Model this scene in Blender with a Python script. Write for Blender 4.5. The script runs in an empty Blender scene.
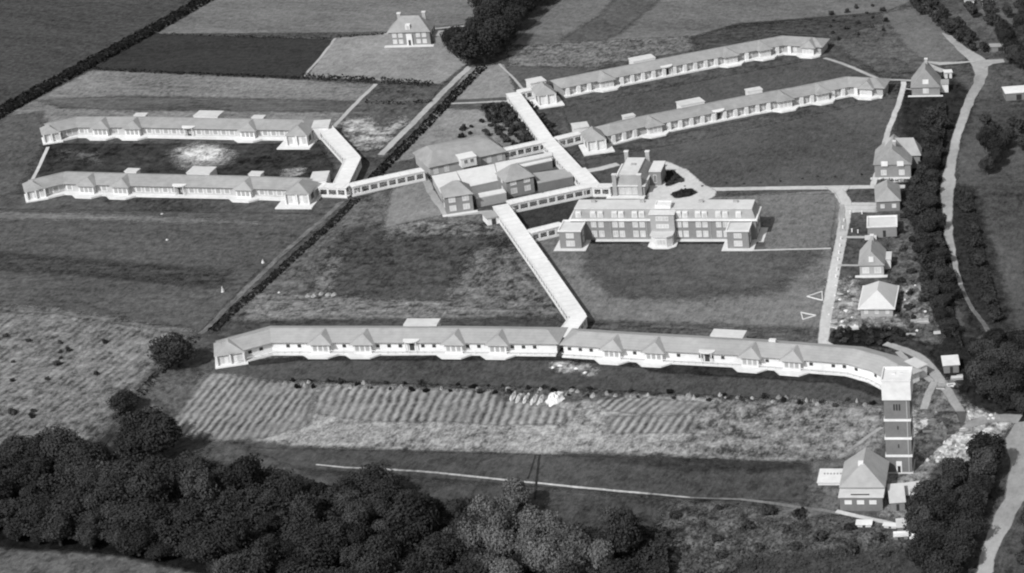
import bpy, bmesh, math, random
from mathutils import Vector, Matrix
random.seed(7)
scene = bpy.context.scene
COL = scene.collection
# ------------------------------------------------------------------ camera model
W, HH = 1024, 573
PITCH = math.radians(25.0)
FPX = 2265.0
CAMH = 263.0
PPX = 1100.0
PPY = 286.5
def G(px, py, z=0.0):
    a = (px - PPX) / FPX; b = (PPY - py) / FPX
    dx, dy, dz = a, math.cos(PITCH) + b * math.sin(PITCH), -math.sin(PITCH) + b * math.cos(PITCH)
    t = (CAMH - z) / -dz
    return Vector((dx * t, dy * t, z))
def GL(pts, z=0.0): return [G(x, y, z) for x, y in pts]

# ------------------------------------------------------------------ materials
E0 = 1.15
def lin(v):
    v /= 255.0
    return v / 12.92 if v <= 0.04045 else ((v + 0.055) / 1.055) ** 2.4
def alb(v): return lin(v) / E0
def newmat(name, rough=0.9):
    m = bpy.data.materials.new(name); m.use_nodes = True
    nt = m.node_tree; b = nt.nodes['Principled BSDF']
    b.inputs['Roughness'].default_value = rough
    b.inputs['Specular IOR Level'].default_value = 0.2
    return m, nt, b
def N(nt, t, **kw):
    n = nt.nodes.new(t)
    for k, v in kw.items(): setattr(n, k, v)
    return n
def mth(nt, op, a, b=None, c=None, clamp=False):
    n = nt.nodes.new('ShaderNodeMath'); n.operation = op; n.use_clamp = clamp
    for i, v in enumerate((a, b, c)):
        if v is None: continue
        if isinstance(v, (int, float)): n.inputs[i].default_value = v
        else: nt.links.new(v, n.inputs[i])
    return n.outputs[0]
def mapping(nt, rot=0, scale=(1, 1, 1)):
    g = N(nt, 'ShaderNodeNewGeometry'); r = N(nt, 'ShaderNodeVectorRotate'); r.rotation_type = 'Z_AXIS'
    r.inputs['Angle'].default_value = rot
    nt.links.new(g.outputs['Position'], r.inputs['Vector'])
    v = N(nt, 'ShaderNodeVectorMath'); v.operation = 'MULTIPLY'; v.inputs[1].default_value = scale
    nt.links.new(r.outputs[0], v.inputs[0]); return v.outputs[0]
def noise(nt, vec, scale, detail=4, rough=0.6, dist=0.0):
    n = N(nt, 'ShaderNodeTexNoise')
    n.inputs['Scale'].default_value = scale; n.inputs['Detail'].default_value = detail
    n.inputs['Roughness'].default_value = rough; n.inputs['Distortion'].default_value = dist
    nt.links.new(vec, n.inputs['Vector'])
    return mth(nt, 'SUBTRACT', n.outputs[0], 0.5)
_gm = {}
def ground_mat(v, big=0.5, mid=0.6, fine=0.6, rot=0.0, stretch=1.0, stripe=None, feather=True, seed=0, blot=0.0):
    key = (v, big, mid, fine, rot, stretch, stripe, feather, seed, blot)
    if key in _gm: return _gm[key]
    m, nt, b = newmat('ground_tone_%d' % len(_gm), 1.0)
    b.inputs['Specular IOR Level'].default_value = 0.0
    base = alb(v); big *= 1.15; mid *= 1.4; fine *= 1.5
    vec = mapping(nt, rot, (1, stretch, 1))
    off = N(nt, 'ShaderNodeVectorMath'); off.operation = 'ADD'; off.inputs[1].default_value = (seed * 37.0, seed * 11.0, 0)
    nt.links.new(vec, off.inputs[0]); vec = off.outputs[0]
    s = mth(nt, 'MULTIPLY', noise(nt, vec, 0.028, 5, 0.6), big * 3)
    s = mth(nt, 'ADD', s, mth(nt, 'MULTIPLY', noise(nt, vec, 0.22, 6, 0.7), mid * 3))
    uv = mapping(nt, 0.12, (1, .48, 1))
    s = mth(nt, 'ADD', s, mth(nt, 'MULTIPLY', noise(nt, uv, 0.8, 5, 0.9), fine * 4.4))
    if blot:
        bl = mth(nt, 'SUBTRACT', noise(nt, vec, 0.13 if blot > 0 else 0.42, 5, 0.7, 0.6), 0.06)
        bl = mth(nt, 'MULTIPLY', bl, 14.0, clamp=True)
        s = mth(nt, 'SUBTRACT', s, mth(nt, 'MULTIPLY', bl, blot))
    if stripe:
        ang, period, amp, dist = stripe
        vw = mapping(nt, -ang, (1, 1, 1))
        w = N(nt, 'ShaderNodeTexWave'); w.wave_type = 'BANDS'; w.bands_direction = 'X'
        w.inputs['Scale'].default_value = 6.2832 / 20.0 / period * 1.0
        w.inputs['Distortion'].default_value = dist; w.inputs['Detail'].default_value = 3
        w.inputs['Detail Scale'].default_value = 1.2; w.inputs['Detail Roughness'].default_value = 0.6
        nt.links.new(vw, w.inputs['Vector'])
        gate = mth(nt, 'ADD', 0.75, mth(nt, 'MULTIPLY', noise(nt, vec, 0.08, 3, 0.6), 2.5), clamp=True)
        st = mth(nt, 'MULTIPLY', mth(nt, 'SUBTRACT', w.outputs['Fac'], 0.5), amp * 2)
        s = mth(nt, 'ADD', s, mth(nt, 'MULTIPLY', st, gate))
    fac = mth(nt, 'MAXIMUM', mth(nt, 'ADD', s, 1.0), 0.25)
    val = mth(nt, 'MINIMUM', mth(nt, 'MULTIPLY', fac, base), 0.8)
    c = N(nt, 'ShaderNodeCombineColor')
    for i in range(3): nt.links.new(val, c.inputs[i])
    nt.links.new(c.outputs[0], b.inputs['Base Color'])
    bp = N(nt, 'ShaderNodeBump'); bp.inputs['Strength'].default_value = 0.5; bp.inputs['Distance'].default_value = 0.4
    nt.links.new(s, bp.inputs['Height']); nt.links.new(bp.outputs[0], b.inputs['Normal'])
    if feather:
        at = N(nt, 'ShaderNodeAttribute'); at.attribute_name = 'edge'
        g2 = mapping(nt)
        e = mth(nt, 'ADD', mth(nt, 'ADD', mth(nt, 'MULTIPLY', at.outputs['Fac'], 1.1), 0.5), mth(nt, 'MULTIPLY', noise(nt, g2, 0.35, 5, 0.7), 2.0), clamp=True)
        tr = N(nt, 'ShaderNodeBsdfTransparent'); mx = N(nt, 'ShaderNodeMixShader')
        nt.links.new(e, mx.inputs[0]); nt.links.new(tr.outputs[0], mx.inputs[1]); nt.links.new(b.outputs[0], mx.inputs[2])
        nt.links.new(mx.outputs[0], nt.nodes['Material Output'].inputs['Surface'])
    _gm[key] = m
    return m
def surf(name, a, var=0.15, scale=0.8, rough=0.85, courses=0.0, bump=0.0):
    """plain built surface: albedo a, weathering noise, optional horizontal courses"""
    m, nt, b = newmat(name, rough)
    vec = mapping(nt)
    s = mth(nt, 'MULTIPLY', noise(nt, vec, scale, 5, 0.7), var * 3)
    s = mth(nt, 'ADD', s, mth(nt, 'MULTIPLY', noise(nt, vec, scale * 0.15, 3, 0.6), var * 2.5))
    if courses:
        g = N(nt, 'ShaderNodeSeparateXYZ'); nt.links.new(vec, g.inputs[0])
        f = mth(nt, 'FRACT', mth(nt, 'DIVIDE', g.outputs[2], courses))
        s = mth(nt, 'SUBTRACT', s, mth(nt, 'MULTIPLY', mth(nt, 'LESS_THAN', f, 0.22), 0.07))
    val = mth(nt, 'MINIMUM', mth(nt, 'MULTIPLY', mth(nt, 'ADD', s, 1.0), a), 0.88)
    c = N(nt, 'ShaderNodeCombineColor')
    for i in range(3): nt.links.new(val, c.inputs[i])
    nt.links.new(c.outputs[0], b.inputs['Base Color'])
    if bump:
        bp = N(nt, 'ShaderNodeBump'); bp.inputs['Strength'].default_value = bump; bp.inputs['Distance'].default_value = 0.1
        nt.links.new(s, bp.inputs['Height']); nt.links.new(bp.outputs[0], b.inputs['Normal'])
    return m
M = dict(
    white=surf('white_render', 0.62, 0.17, 0.6), white2=surf('white_weathered', 0.57, 0.14),
    deck=surf('pale_flat_roof', 0.50, 0.16, 0.5), deckdark=surf('grey_flat_roof', 0.30, 0.15),
    tile=surf('roof_tiles', 0.26, 0.24, 0.45, courses=0.32, bump=0.5), tilelite=surf('pale_roof_tiles', 0.30, 0.2, 0.45, courses=0.32, bump=0.5),
    tilewhite=surf('new_pale_tiles', 0.46, 0.10, 0.9, courses=0.32, bump=0.4),
    brick=surf('brickwork', 0.20, 0.16, 1.5, courses=0.3), brickdark=surf('dark_brickwork', 0.17, 0.16, 1.5, courses=0.3),
    bricklite=surf('pale_brickwork', 0.31, 0.14, 1.2, courses=0.3),
    wardwall=surf('grey_render', 0.40, 0.15, 0.6), towerbrick=surf('tower_brick', 0.15, 0.16, 1.5, courses=0.3),
    glass=surf('window_glass', 0.05, 0.1, rough=0.25), glasslit=surf('curtained_glass', 0.46, 0.3, 1.2, rough=0.3),
    conc=surf('concrete_path', 0.55, 0.12, 0.5), path=surf('gravel_path', 0.42, 0.2, 0.6, rough=1.0),
    road=surf('chalky_road', 0.36, 0.22, 0.4, rough=1.0), dark=surf('dark_recess', 0.03, 0.1),
    wood=surf('weathered_timber', 0.18, 0.2), chalk=surf('heaped_chalk', 0.62, 0.25, 1.0, rough=1.0, bump=1.0),
    rubble=surf('rubble', 0.28, 0.35, 1.4, rough=1.0, bump=1.0), bark=surf('bark', 0.07, 0.2),
)
def leafmat(name, a):
    m, nt, b = newmat(name, 0.9)
    b.inputs['Specular IOR Level'].default_value = 0.05
    vec = mapping(nt)
    oi = N(nt, 'ShaderNodeObjectInfo')
    s = mth(nt, 'ADD', mth(nt, 'MULTIPLY', noise(nt, vec, 0.5, 4, 0.6), 1.5), mth(nt, 'MULTIPLY', mth(nt, 'SUBTRACT', oi.outputs['Random'], 0.5), 0.6))
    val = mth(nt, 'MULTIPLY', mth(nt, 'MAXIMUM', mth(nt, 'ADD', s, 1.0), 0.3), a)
    c = N(nt, 'ShaderNodeCombineColor')
    for i in range(3): nt.links.new(val, c.inputs[i])
    nt.links.new(c.outputs[0], b.inputs['Base Color'])
    return m
LEAF = dict(dark=leafmat('foliage_dark', 0.032), mid=leafmat('foliage_mid', 0.046), lite=leafmat('foliage_light', 0.10), hedge=leafmat('hedge_leaves_shadowed', 0.014))  # hedge tone is near black: the hedgerow's shadow side is put into its colour

# ------------------------------------------------------------------ object helpers
def tag(o, label=None, cat=None, group=None, kind=None):
    if label: o['label'] = label
    if cat: o['category'] = cat
    if group: o['group'] = group
    if kind: o['kind'] = kind
    return o
def thing(name, loc, rot=0, label=None, cat=None, group=None):
    o = bpy.data.objects.new(name, None); o.empty_display_size = 1; COL.objects.link(o)
    o.location = loc; o.rotation_euler = (0, 0, rot)
    return tag(o, label, cat, group)
class MB:
    """mesh builder; faces carry a material slot"""
    def __init__(s): s.v = []; s.f = []; s.m = []
    def add(s, vs, fs, mi=0):
        b = len(s.v); s.v += [tuple(v) for v in vs]
        for f in fs: s.f.append([b + i for i in f]); s.m.append(mi)
        return s
    def box(s, x0, x1, y0, y1, z0, z1, mi=0):
        return s.add([(x0,y0,z0),(x1,y0,z0),(x1,y1,z0),(x0,y1,z0),(x0,y0,z1),(x1,y0,z1),(x1,y1,z1),(x0,y1,z1)],
                     [(3,2,1,0),(4,5,6,7),(0,1,5,4),(1,2,6,5),(2,3,7,6),(3,0,4,7)], mi)
    def prism(s, pts, z0, z1, mi=0):
        n = len(pts); a = 0
        for i in range(n):
            p, q = pts[i], pts[(i + 1) % n]; a += p[0] * q[1] - q[0] * p[1]
        if a < 0: pts = list(reversed(pts))
        vs = [(p[0], p[1], z0) for p in pts] + [(p[0], p[1], z1) for p in pts]
        fs = [tuple(range(n - 1, -1, -1)), tuple(range(n, 2 * n))] + [(i, (i + 1) % n, n + (i + 1) % n, n + i) for i in range(n)]
        return s.add(vs, fs, mi)
    def bar(s, a, b, w, z0, z1, mi=0):
        a = Vector(a[:2]); b = Vector(b[:2]); d = (b - a).normalized(); n = Vector((-d.y, d.x)) * w / 2
        return s.prism([a - n, b - n, b + n, a + n], z0, z1, mi)
    def cyl(s, x, y, z0, z1, r0, r1, n=8, mi=0):
        vs = [(x + r0 * math.cos(i * 6.2832 / n), y + r0 * math.sin(i * 6.2832 / n), z0) for i in range(n)]
        vs += [(x + r1 * math.cos(i * 6.2832 / n), y + r1 * math.sin(i * 6.2832 / n), z1) for i in range(n)]
        return s.add(vs, [tuple(range(n - 1, -1, -1)), tuple(range(n, 2 * n))] + [(i, (i + 1) % n, n + (i + 1) % n, n + i) for i in range(n)], mi)
    def hip(s, x0, x1, y0, y1, z0, z1, inset, axis='x', mi=0, inset2=None):
        i2 = inset if inset2 is None else inset2
        if axis == 'x':
            ym = (y0 + y1) / 2; r = [(x0 + inset, ym, z1), (x1 - i2, ym, z1)]
            return s.add([(x0,y0,z0),(x1,y0,z0),(x1,y1,z0),(x0,y1,z0)] + r, [(3,2,1,0),(0,1,5,4),(1,2,5),(2,3,4,5),(3,0,4)], mi)
        xm = (x0 + x1) / 2; r = [(xm, y0 + inset, z1), (xm, y1 - i2, z1)]
        return s.add([(x0,y0,z0),(x1,y0,z0),(x1,y1,z0),(x0,y1,z0)] + r, [(3,2,1,0),(0,1,4),(1,2,5,4),(2,3,5),(3,0,4,5)], mi)
    def build(s, name, mats, parent=None, world=False):
        if not isinstance(mats, (list, tuple)): mats = [mats]
        me = bpy.data.meshes.new(name)
        vs = s.v
        if world and parent is not None:
            l = Vector((0, 0, 0)); q = parent
            while q is not None: l = l + q.location; q = q.parent
            vs = [(v[0] - l[0], v[1] - l[1], v[2] - l[2]) for v in vs]
        me.from_pydata(vs, [], s.f)
        for m in mats: me.materials.append(m)
        for p, mi in zip(me.polygons, s.m): p.material_index = mi
        me.update()
        o = bpy.data.objects.new(name, me); COL.objects.link(o)
        if parent is not None: o.parent = parent
        return o
def offset(pts, d):
    """mitred offset of an open polyline to its left"""
    out = []; n = len(pts)
    for i in range(n):
        ds = []
        if i > 0: ds.append((Vector(pts[i][:2]) - Vector(pts[i-1][:2])).normalized())
        if i < n - 1: ds.append((Vector(pts[i+1][:2]) - Vector(pts[i][:2])).normalized())
        ns = [Vector((-q.y, q.x)) for q in ds]
        m = ns[0] if len(ns) == 1 else (ns[0] + ns[1]).normalized()
        k = d / max(0.4, m.dot(ns[0]))
        out.append(Vector(pts[i][:2]) + m * k)
    return out
# ------------------------------------------------------------------ ground patches
import numpy as np
BOXES = []
def level(P, pad=1.0):
    """lowest free sheet height above every earlier sheet this one could overlap"""
    x0 = min(p.x for p in P)-pad; x1 = max(p.x for p in P)+pad; y0 = min(p.y for p in P)-pad; y1 = max(p.y for p in P)+pad
    l = 1 + max([b[4] for b in BOXES if b[0] < x1 and b[1] > x0 and b[2] < y1 and b[3] > y0], default=0)
    BOXES.append((x0, x1, y0, y1, l)); return l * 0.005
def patch(name, px, mat, feather=2.5, jit=0.8, world=None):
    """a ground sheet as a fine grid; the 'edge' attribute is the signed distance to its outline"""
    P = [Vector(G(x, y)[:2]) for x, y in px] if world is None else [Vector(p[:2]) for p in world]
    z = level(P, feather)
    A = np.array([tuple(p) for p in P]); n = len(A); B = np.roll(A, -1, 0)
    lo = A.min(0) - feather; hi = A.max(0) + feather
    step = max(1.3, math.sqrt((hi[0]-lo[0]) * (hi[1]-lo[1])) / 70)
    nx = int((hi[0]-lo[0]) / step) + 2; ny = int((hi[1]-lo[1]) / step) + 2
    gx, gy = np.meshgrid(lo[0] + np.arange(nx)*step, lo[1] + np.arange(ny)*step, indexing='ij')
    Q = np.stack([gx.ravel(), gy.ravel()], 1); dist = np.full(len(Q), 1e9); ins = np.zeros(len(Q), bool)
    for i in range(n):
        a, b = A[i], B[i]; d = b - a; L2 = max(d @ d, 1e-9)
        t = np.clip(((Q - a) @ d) / L2, 0, 1); dd = np.hypot(*(Q - (a + t[:, None]*d)).T); dist = np.minimum(dist, dd)
        c = ((a[1] > Q[:,1]) != (b[1] > Q[:,1])) & (Q[:,0] < (b[0]-a[0]) * (Q[:,1]-a[1]) / ((b[1]-a[1]) or 1e-9) + a[0]); ins ^= c
    sd = np.where(ins, dist, -dist)
    idx = np.arange(nx*ny).reshape(nx, ny)
    f = np.stack([idx[:-1,:-1], idx[1:,:-1], idx[1:,1:], idx[:-1,1:]], -1).reshape(-1, 4)
    f = f[(sd[f] > -feather*1.2).any(1)]
    used, inv = np.unique(f, return_inverse=True); f = inv.reshape(-1, 4)
    me = bpy.data.meshes.new(name)
    me.from_pydata([(x, y, z) for x, y in Q[used]], [], f.tolist())
    at = me.attributes.new('edge', 'FLOAT', 'POINT')
    at.data.foreach_set('value', np.clip(sd[used] / feather, -1.5, 1.5))
    me.materials.append(mat); me.update()
    o = bpy.data.objects.new(name, me); COL.objects.link(o)
    return tag(o, kind='structure')
def track(name, px, width, mat, jit=0.25, z=None):
    """a path or road along pixel points; width in metres or a list of widths"""
    P = [Vector(G(x, y)[:2]) for x, y in px]
    z = level(P, 3.0)
    ws = width if isinstance(width, list) else [width] * len(P)
    Q = []; Ws = []
    for i in range(len(P) - 1):
        k = max(1, int((P[i+1] - P[i]).length / 4))
        for j in range(k):
            t = j / k
            p0 = P[max(i-1, 0)]; p1 = P[i]; p2 = P[i+1]; p3 = P[min(i+2, len(P)-1)]
            q = 0.5 * ((2*p1) + (p2-p0)*t + (2*p0-5*p1+4*p2-p3)*t*t + (3*p1-p0-3*p2+p3)*t**3)
            Q.append(q if len(P) > 2 else p1.lerp(p2, t)); Ws.append(ws[i] * (1-t) + ws[i+1] * t)
    Q.append(P[-1]); Ws.append(ws[-1])
    vs = []; n = len(Q); ev = []
    for i in range(n):
        d = (Q[min(i+1, n-1)] - Q[max(i-1, 0)]).normalized(); nr = Vector((-d.y, d.x))
        f = min(.55, .18 * Ws[i] + .06); wob = random.uniform(-jit, jit)
        for o_, e_ in ((-Ws[i]/2 - f, -1.2), (-Ws[i]/2 + f, 1.2), (Ws[i]/2 - f, 1.2), (Ws[i]/2 + f, -1.2)):
            p = Q[i] + nr * (o_ + wob); vs.append((p.x, p.y, z)); ev.append(e_)
    me = bpy.data.meshes.new(name)
    me.from_pydata(vs, [], [(4*i+k, 4*i+4+k, 4*i+5+k, 4*i+1+k) for i in range(n-1) for k in range(3)])
    me.attributes.new('edge', 'FLOAT', 'POINT').data.foreach_set('value', ev)
    me.materials.append(mat); me.update()
    o = bpy.data.objects.new(name, me); COL.objects.link(o)
    return tag(o, kind='structure')

g = MB(); g.add([(-5000, -500, 0), (5000, -500, 0), (5000, 9000, 0), (-5000, 9000, 0)], [(0, 1, 2, 3)])
tag(g.build('ground', ground_mat(84, feather=False)), kind='structure')

# furrow direction helper: world angle of a pixel segment
def wang(a, b):
    A = G(*a); B = G(*b); return math.atan2(B.y - A.y, B.x - A.x)
def stripe(a, b, period, amp, dist=1.5): return (wang(a, b) - math.pi / 2, period, amp, dist)

# --- far fields
patch('field', [(-60,-40),(215,-10),(205,0),(0,113),(-60,140)], ground_mat(76, .3, .45, .5, rot=0.3, stretch=3), 1.5)
patch('field', [(205,0),(230,-20),(520,-30),(500,10),(470,24),(385,32),(152,34)], ground_mat(114, .35, .3, .35, rot=0.1, stretch=3), 1.5)
patch('field', [(152,34),(335,40),(305,79),(92,69)], ground_mat(60, .2, .35, .4, rot=-.1, stretch=3), 1.2, .4)
patch('field', [(92,70),(303,80),(377,84),(327,130),(300,128),(44,124),(0,145),(0,118)], ground_mat(126, .5, .4, .5, rot=0.03, stretch=2.5, seed=2), 1.5)
patch('field_margin', [(40,100),(120,96),(360,101),(345,112),(130,110),(60,108)], ground_mat(94, .6, .5, .4, stretch=4), 3)
patch('rough_grass', [(-20,118),(40,112),(50,135),(20,190),(-20,205)], ground_mat(92, .3, .4, .5), 4)
patch('house_lawn', [(336,38),(420,31),(470,32),(466,64),(441,84),(306,77)], ground_mat(140, .35, .25, .3), 1.2, .4)
patch('field', [(376,84),(443,85),(385,158),(352,158),(330,130)], ground_mat(88, .6, .7, .6, blot=-0.5), 1.5)
patch('chalk_patch', [(340,122),(362,118),(385,130),(400,118),(408,124),(378,150),(356,150)], ground_mat(165, .5, 1.2, .9), 5, 1.5)
patch('field', [(470,66),(505,64),(515,92),(510,98),(440,112)], ground_mat(138, .3, .2, .3), 1.2, .4)
patch('field_margin', [(440,101),(512,97),(512,107),(436,109)], ground_mat(88, .3, .5, .4, stretch=4), 1.)
patch('field', [(435,111),(478,109),(545,150),(425,156),(385,165)], ground_mat(132, .4, .3, .4), 1.5)
patch('field', [(510,45),(560,0),(580,-20),(960,-20),(885,12),(735,24),(690,38),(600,46)], ground_mat(110, .4, .3, .35, rot=.3, stretch=2), 2)
patch('field', [(560,40),(600,15),(618,-5),(665,-5),(622,32),(600,42)], ground_mat(92, .3, .4, .4, rot=.6, stretch=2), 3)
patch('market_garden', [(506,48),(555,43),(690,36),(715,34),(700,50),(620,62),(590,68),(510,70)], ground_mat(112, .3, .9, .9), 1.5)
patch('rough_grass', [(690,38),(740,24),(890,12),(905,30),(850,42),(828,38),(790,36),(700,52)], ground_mat(74, .5, .8, .6, stretch=2.5), 4)
patch('rough_grass', [(505,66),(600,68),(545,84),(520,92)], ground_mat(92, .2, .4, .4), 1)
patch('rough_grass', [(828,42),(900,14),(935,30),(958,62),(925,72),(912,80),(880,76)], ground_mat(92, .5, .7, .6), 4)
patch('meadow', [(880,14),(930,5),(968,58),(950,64),(925,62),(905,46)], ground_mat(108, .3, .3, .3), 3)
patch('meadow', [(935,12),(1000,8),(1040,30),(1010,48),(990,58),(958,38)], ground_mat(96, .4, .5, .5), 4)
patch('lawn', [(562,108),(830,56),(890,80),(880,92),(590,152),(570,130)], ground_mat(84, .3, .3, .4), 1.5, .4)
patch('lawn', [(585,160),(700,140),(890,98),(915,100),(880,186),(700,189),(600,205)], ground_mat(86, .35, .25, .4), 1.5, .4)
patch('lawn', [(900,85),(930,100),(925,130),(895,135)], ground_mat(66, .3, .4, .5), 3)
# --- between the left wards
patch('rough_grass', [(48,144),(320,144),(335,170),(330,185),(30,190)], ground_mat(60, .6, .9, .6), 2)
patch('chalk_patch', [(172,152),(185,146),(200,143),(225,148),(236,155),(228,164),(205,166),(196,172),(178,164)], ground_mat(125, .6, 1.2, .9, blot=-1.3), 5, 1.5)
patch('chalk_patch', [(178,150),(205,146),(226,151),(222,160),(205,162),(186,160)], ground_mat(190, .6, .9, .9), 4, 1.5)
patch('chalk_patch', [(283,170),(302,168),(303,175),(285,176)], ground_mat(155, .6, 1.2, .9), 3, 1)
patch('chalk_patch', [(60,150),(95,152),(100,162),(60,160)], ground_mat(88, .6, 1.2, .9), 5, 1)
# --- below the left wards
patch('field', [(-60,212),(20,209),(330,214),(352,205),(260,270),(195,338),(60,312),(-60,300)], ground_mat(90, .35, .45, .5, rot=.05, stretch=2), 2)
patch('field_margin', [(-60,210),(60,212),(260,220),(255,226),(60,220),(-60,220)], ground_mat(110, .6, .6, .5, stretch=4), 4)
patch('field', [(-60,250),(60,258),(232,272),(222,288),(60,272),(-60,266)], ground_mat(72, .4, .9, .7, stretch=2), 5)
patch('field_margin', [(-60,300),(60,308),(195,330),(190,338),(-60,312)], ground_mat(112, .5, .9, .6, stretch=2), 4)
patch('stubble_field', [(-60,310),(60,314),(190,336),(165,375),(95,440),(-60,460)], ground_mat(118, .5, .8, .7, blot=0.35, stripe=stripe((60,370),(100,340),2.2,.22)), 2)
# --- centre field west of the long walkway
patch('field', [(356,200),(400,184),(450,216),(500,212),(570,318),(556,328),(210,332),(285,262)], ground_mat(100, .5, .8, .7), 1.5)
patch('field', [(345,232),(400,222),(500,232),(520,262),(500,300),(400,303),(330,298),(318,285)], ground_mat(80, .4, .7, .6, blot=.15), 7)
patch('rough_grass', [(470,250),(520,245),(572,315),(540,322),(440,316),(450,290)], ground_mat(104, .5, 1.1, .9, stripe=stripe((520,290),(500,270),2.5,.15)), 6)
patch('bare_ground', [(382,226),(418,220),(470,222),(505,226),(500,236),(420,236),(385,238)], ground_mat(108, .5, 1.4, .9, blot=-0.8), 4, 1)
patch('lawn', [(392,190),(424,178),(447,214),(384,228)], ground_mat(128, .3, .25, .3), 1.5, .4)
patch('rough_grass', [(250,290),(340,297),(470,302),(520,312),(490,320),(240,322)], ground_mat(118, .5, 1.0, .7, stretch=2), 4)
patch('field', [(215,323),(560,318),(562,330),(215,340)], ground_mat(80, .4, .6, .5, stretch=2), 4)
patch('bare_ground', [(326,258),(345,250),(330,292),(305,300)], ground_mat(110, .5, 1.3, .9), 4, 1)
# --- central lawn
patch('lawn', [(528,222),(592,205),(840,190),(842,210),(832,258),(824,345),(590,334),(520,238)], ground_mat(118, .35, .35, .4), 1.2, .4)
patch('lawn', [(592,242),(760,240),(815,255),(780,290),(700,298),(620,296),(590,270)], ground_mat(92, .3, .35, .4), 8)
patch('lawn', [(505,208),(590,192),(600,215),(528,236)], ground_mat(62, .3, .4, .5), 1.2, .3)
patch('lawn', [(758,195),(838,194),(830,248),(765,250)], ground_mat(116, .3, .3, .4), 1.2, .3)
patch('lawn', [(560,320),(830,330),(830,345),(700,342),(590,334)], ground_mat(92, .4, .8, .6, stretch=3), 4)
# --- grass in front of the near wards
patch('lawn', [(205,372),(250,360),(560,352),(800,366),(892,388),(888,412),(640,396),(470,392),(340,385),(210,386)], ground_mat(82, .3, .35, .45), 1.5)
patch('soil_bed', [(240,362),(300,357),(560,357),(640,364),(640,368),(560,360.5),(300,361),(250,366)], ground_mat(54, .4, .6, .5), 1.2)
patch('soil_bed', [(640,364),(730,368),(850,378),(885,392),(880,398),(840,384),(730,377),(650,372)], ground_mat(54, .4, .7, .5), 1.5)
patch('chalk_patch', [(550,363),(572,362),(576,369),(566,374),(552,371)], ground_mat(170, .5, 1.2, .8), 1.5)
patch('chalk_patch', [(574,365),(588,364),(600,370),(590,378),(580,373)], ground_mat(150, .5, 1.2, .8), 1.5)
patch('debris_strip', [(285,380),(470,386),(640,392),(880,404),(880,410),(640,400),(470,394),(285,388)], ground_mat(78, .4, 1.1, .9, blot=-1.0), 1.5)
# hay field with swathes
patch('hay_field', [(205,384),(340,384),(470,391),(640,394),(760,402),(885,412),(880,450),(800,462),(600,458),(300,446),(140,430),(165,374)],
      ground_mat(148, .4, .7, .7, blot=.2), 2)
patch('hay_swathes', [(215,372),(255,380),(318,386),(312,404),(308,426),(260,438),(225,442),(160,434),(158,408),(180,382)],
      ground_mat(130, .25, .4, .3, stripe=stripe((240,420),(266,386),2.0,.5,3.0)), 2.5)
patch('hay_swathes', [(318,386),(440,390),(490,392),(530,404),(580,412),(560,424),(500,426),(440,422),(370,422),(314,414)],
      ground_mat(132, .25, .4, .3, stripe=stripe((430,420),(444,388),2.25,.6,2.6)), 2)
patch('hay_swathes', [(585,395),(650,399),(735,405),(728,414),(640,415),(606,411)], ground_mat(132, .25, .35, .3, stripe=stripe((620,412),(640,396),2.1,.6,2.6)), 1.5)
patch('hay_swathes', [(606,417),(720,415),(730,433),(612,434)], ground_mat(132, .25, .35, .3, stripe=stripe((650,430),(660,415),2.1,.6,2.6)), 2)
0 and patch('hay_swathes', [(225,418),(300,405),(300,425),(240,440),(190,440)], ground_mat(118, .25, .5, .45, stripe=stripe((230,430),(275,424),2.2,.35,2.5)), 3)
patch('rough_grass', [(700,408),(790,400),(880,410),(884,440),(850,458),(720,455),(690,440)], ground_mat(132, .6, 1.1, .8, blot=.3), 5)
patch('rough_grass', [(500,388),(600,390),(640,395),(590,400),(560,402),(500,400)], ground_mat(90, .5, 1.0, .8, blot=-1.2), 3)
track('field_track', [(166,372),(150,390),(128,415),(100,448)], 2.2, ground_mat(56, .4, .5, .5), .3)
# lane-side banks left
patch('rough_grass', [(160,362),(205,372),(170,425),(120,445),(110,425)], ground_mat(88, .4, .8, .6, rot=.8, stretch=2), 4)
# --- meadow strip above the wood
patch('meadow', [(240,448),(420,452),(660,458),(800,464),(836,470),(830,502),(700,500),(520,486),(300,470)], ground_mat(80, .3, .4, .45), 1.5)
patch('meadow', [(560,454),(640,456),(820,468),(700,470)], ground_mat(66, .4, .6, .5), 5)
patch('meadow', [(300,470),(560,490),(700,503),(760,512),(680,560),(500,540)], ground_mat(74, .4, .6, .5), 3)
patch('rough_grass', [(660,505),(700,502),(860,520),(925,545),(920,640),(640,640)], ground_mat(96, .5, 1.1, .8, blot=0.3), 4)
patch('meadow', [(740,560),(900,548),(930,560),(930,640),(700,640)], ground_mat(72, .3, .5, .5), 5)
patch('bare_ground', [(752,520),(790,508),(830,506),(846,514),(800,520)], ground_mat(112, .3, .5, .4), 3)
patch('rough_grass', [(804,520),(846,516),(870,528),(850,540),(806,540)], ground_mat(92, .4, .9, .6), 3)
patch('meadow', [(-80,552),(60,548),(140,556),(230,578),(240,640),(-80,640)], ground_mat(98, .4, .5, .5), 3)
patch('wood_floor', [(-60,472),(60,462),(160,462),(240,470),(300,480),(345,492),(400,505),(480,508),(560,540),(640,528),(670,548),(672,640),(240,640),(215,578),(120,556),(0,548),(-60,550)], ground_mat(30, .3, .6, .6), 2.5)
patch('soil_bed', [(592,241),(640,241),(640,244),(592,244)], ground_mat(48, .4, .6, .5), .8)
patch('soil_bed', [(678,241),(726,241),(726,244),(678,244)], ground_mat(48, .4, .6, .5), .8)
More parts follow.
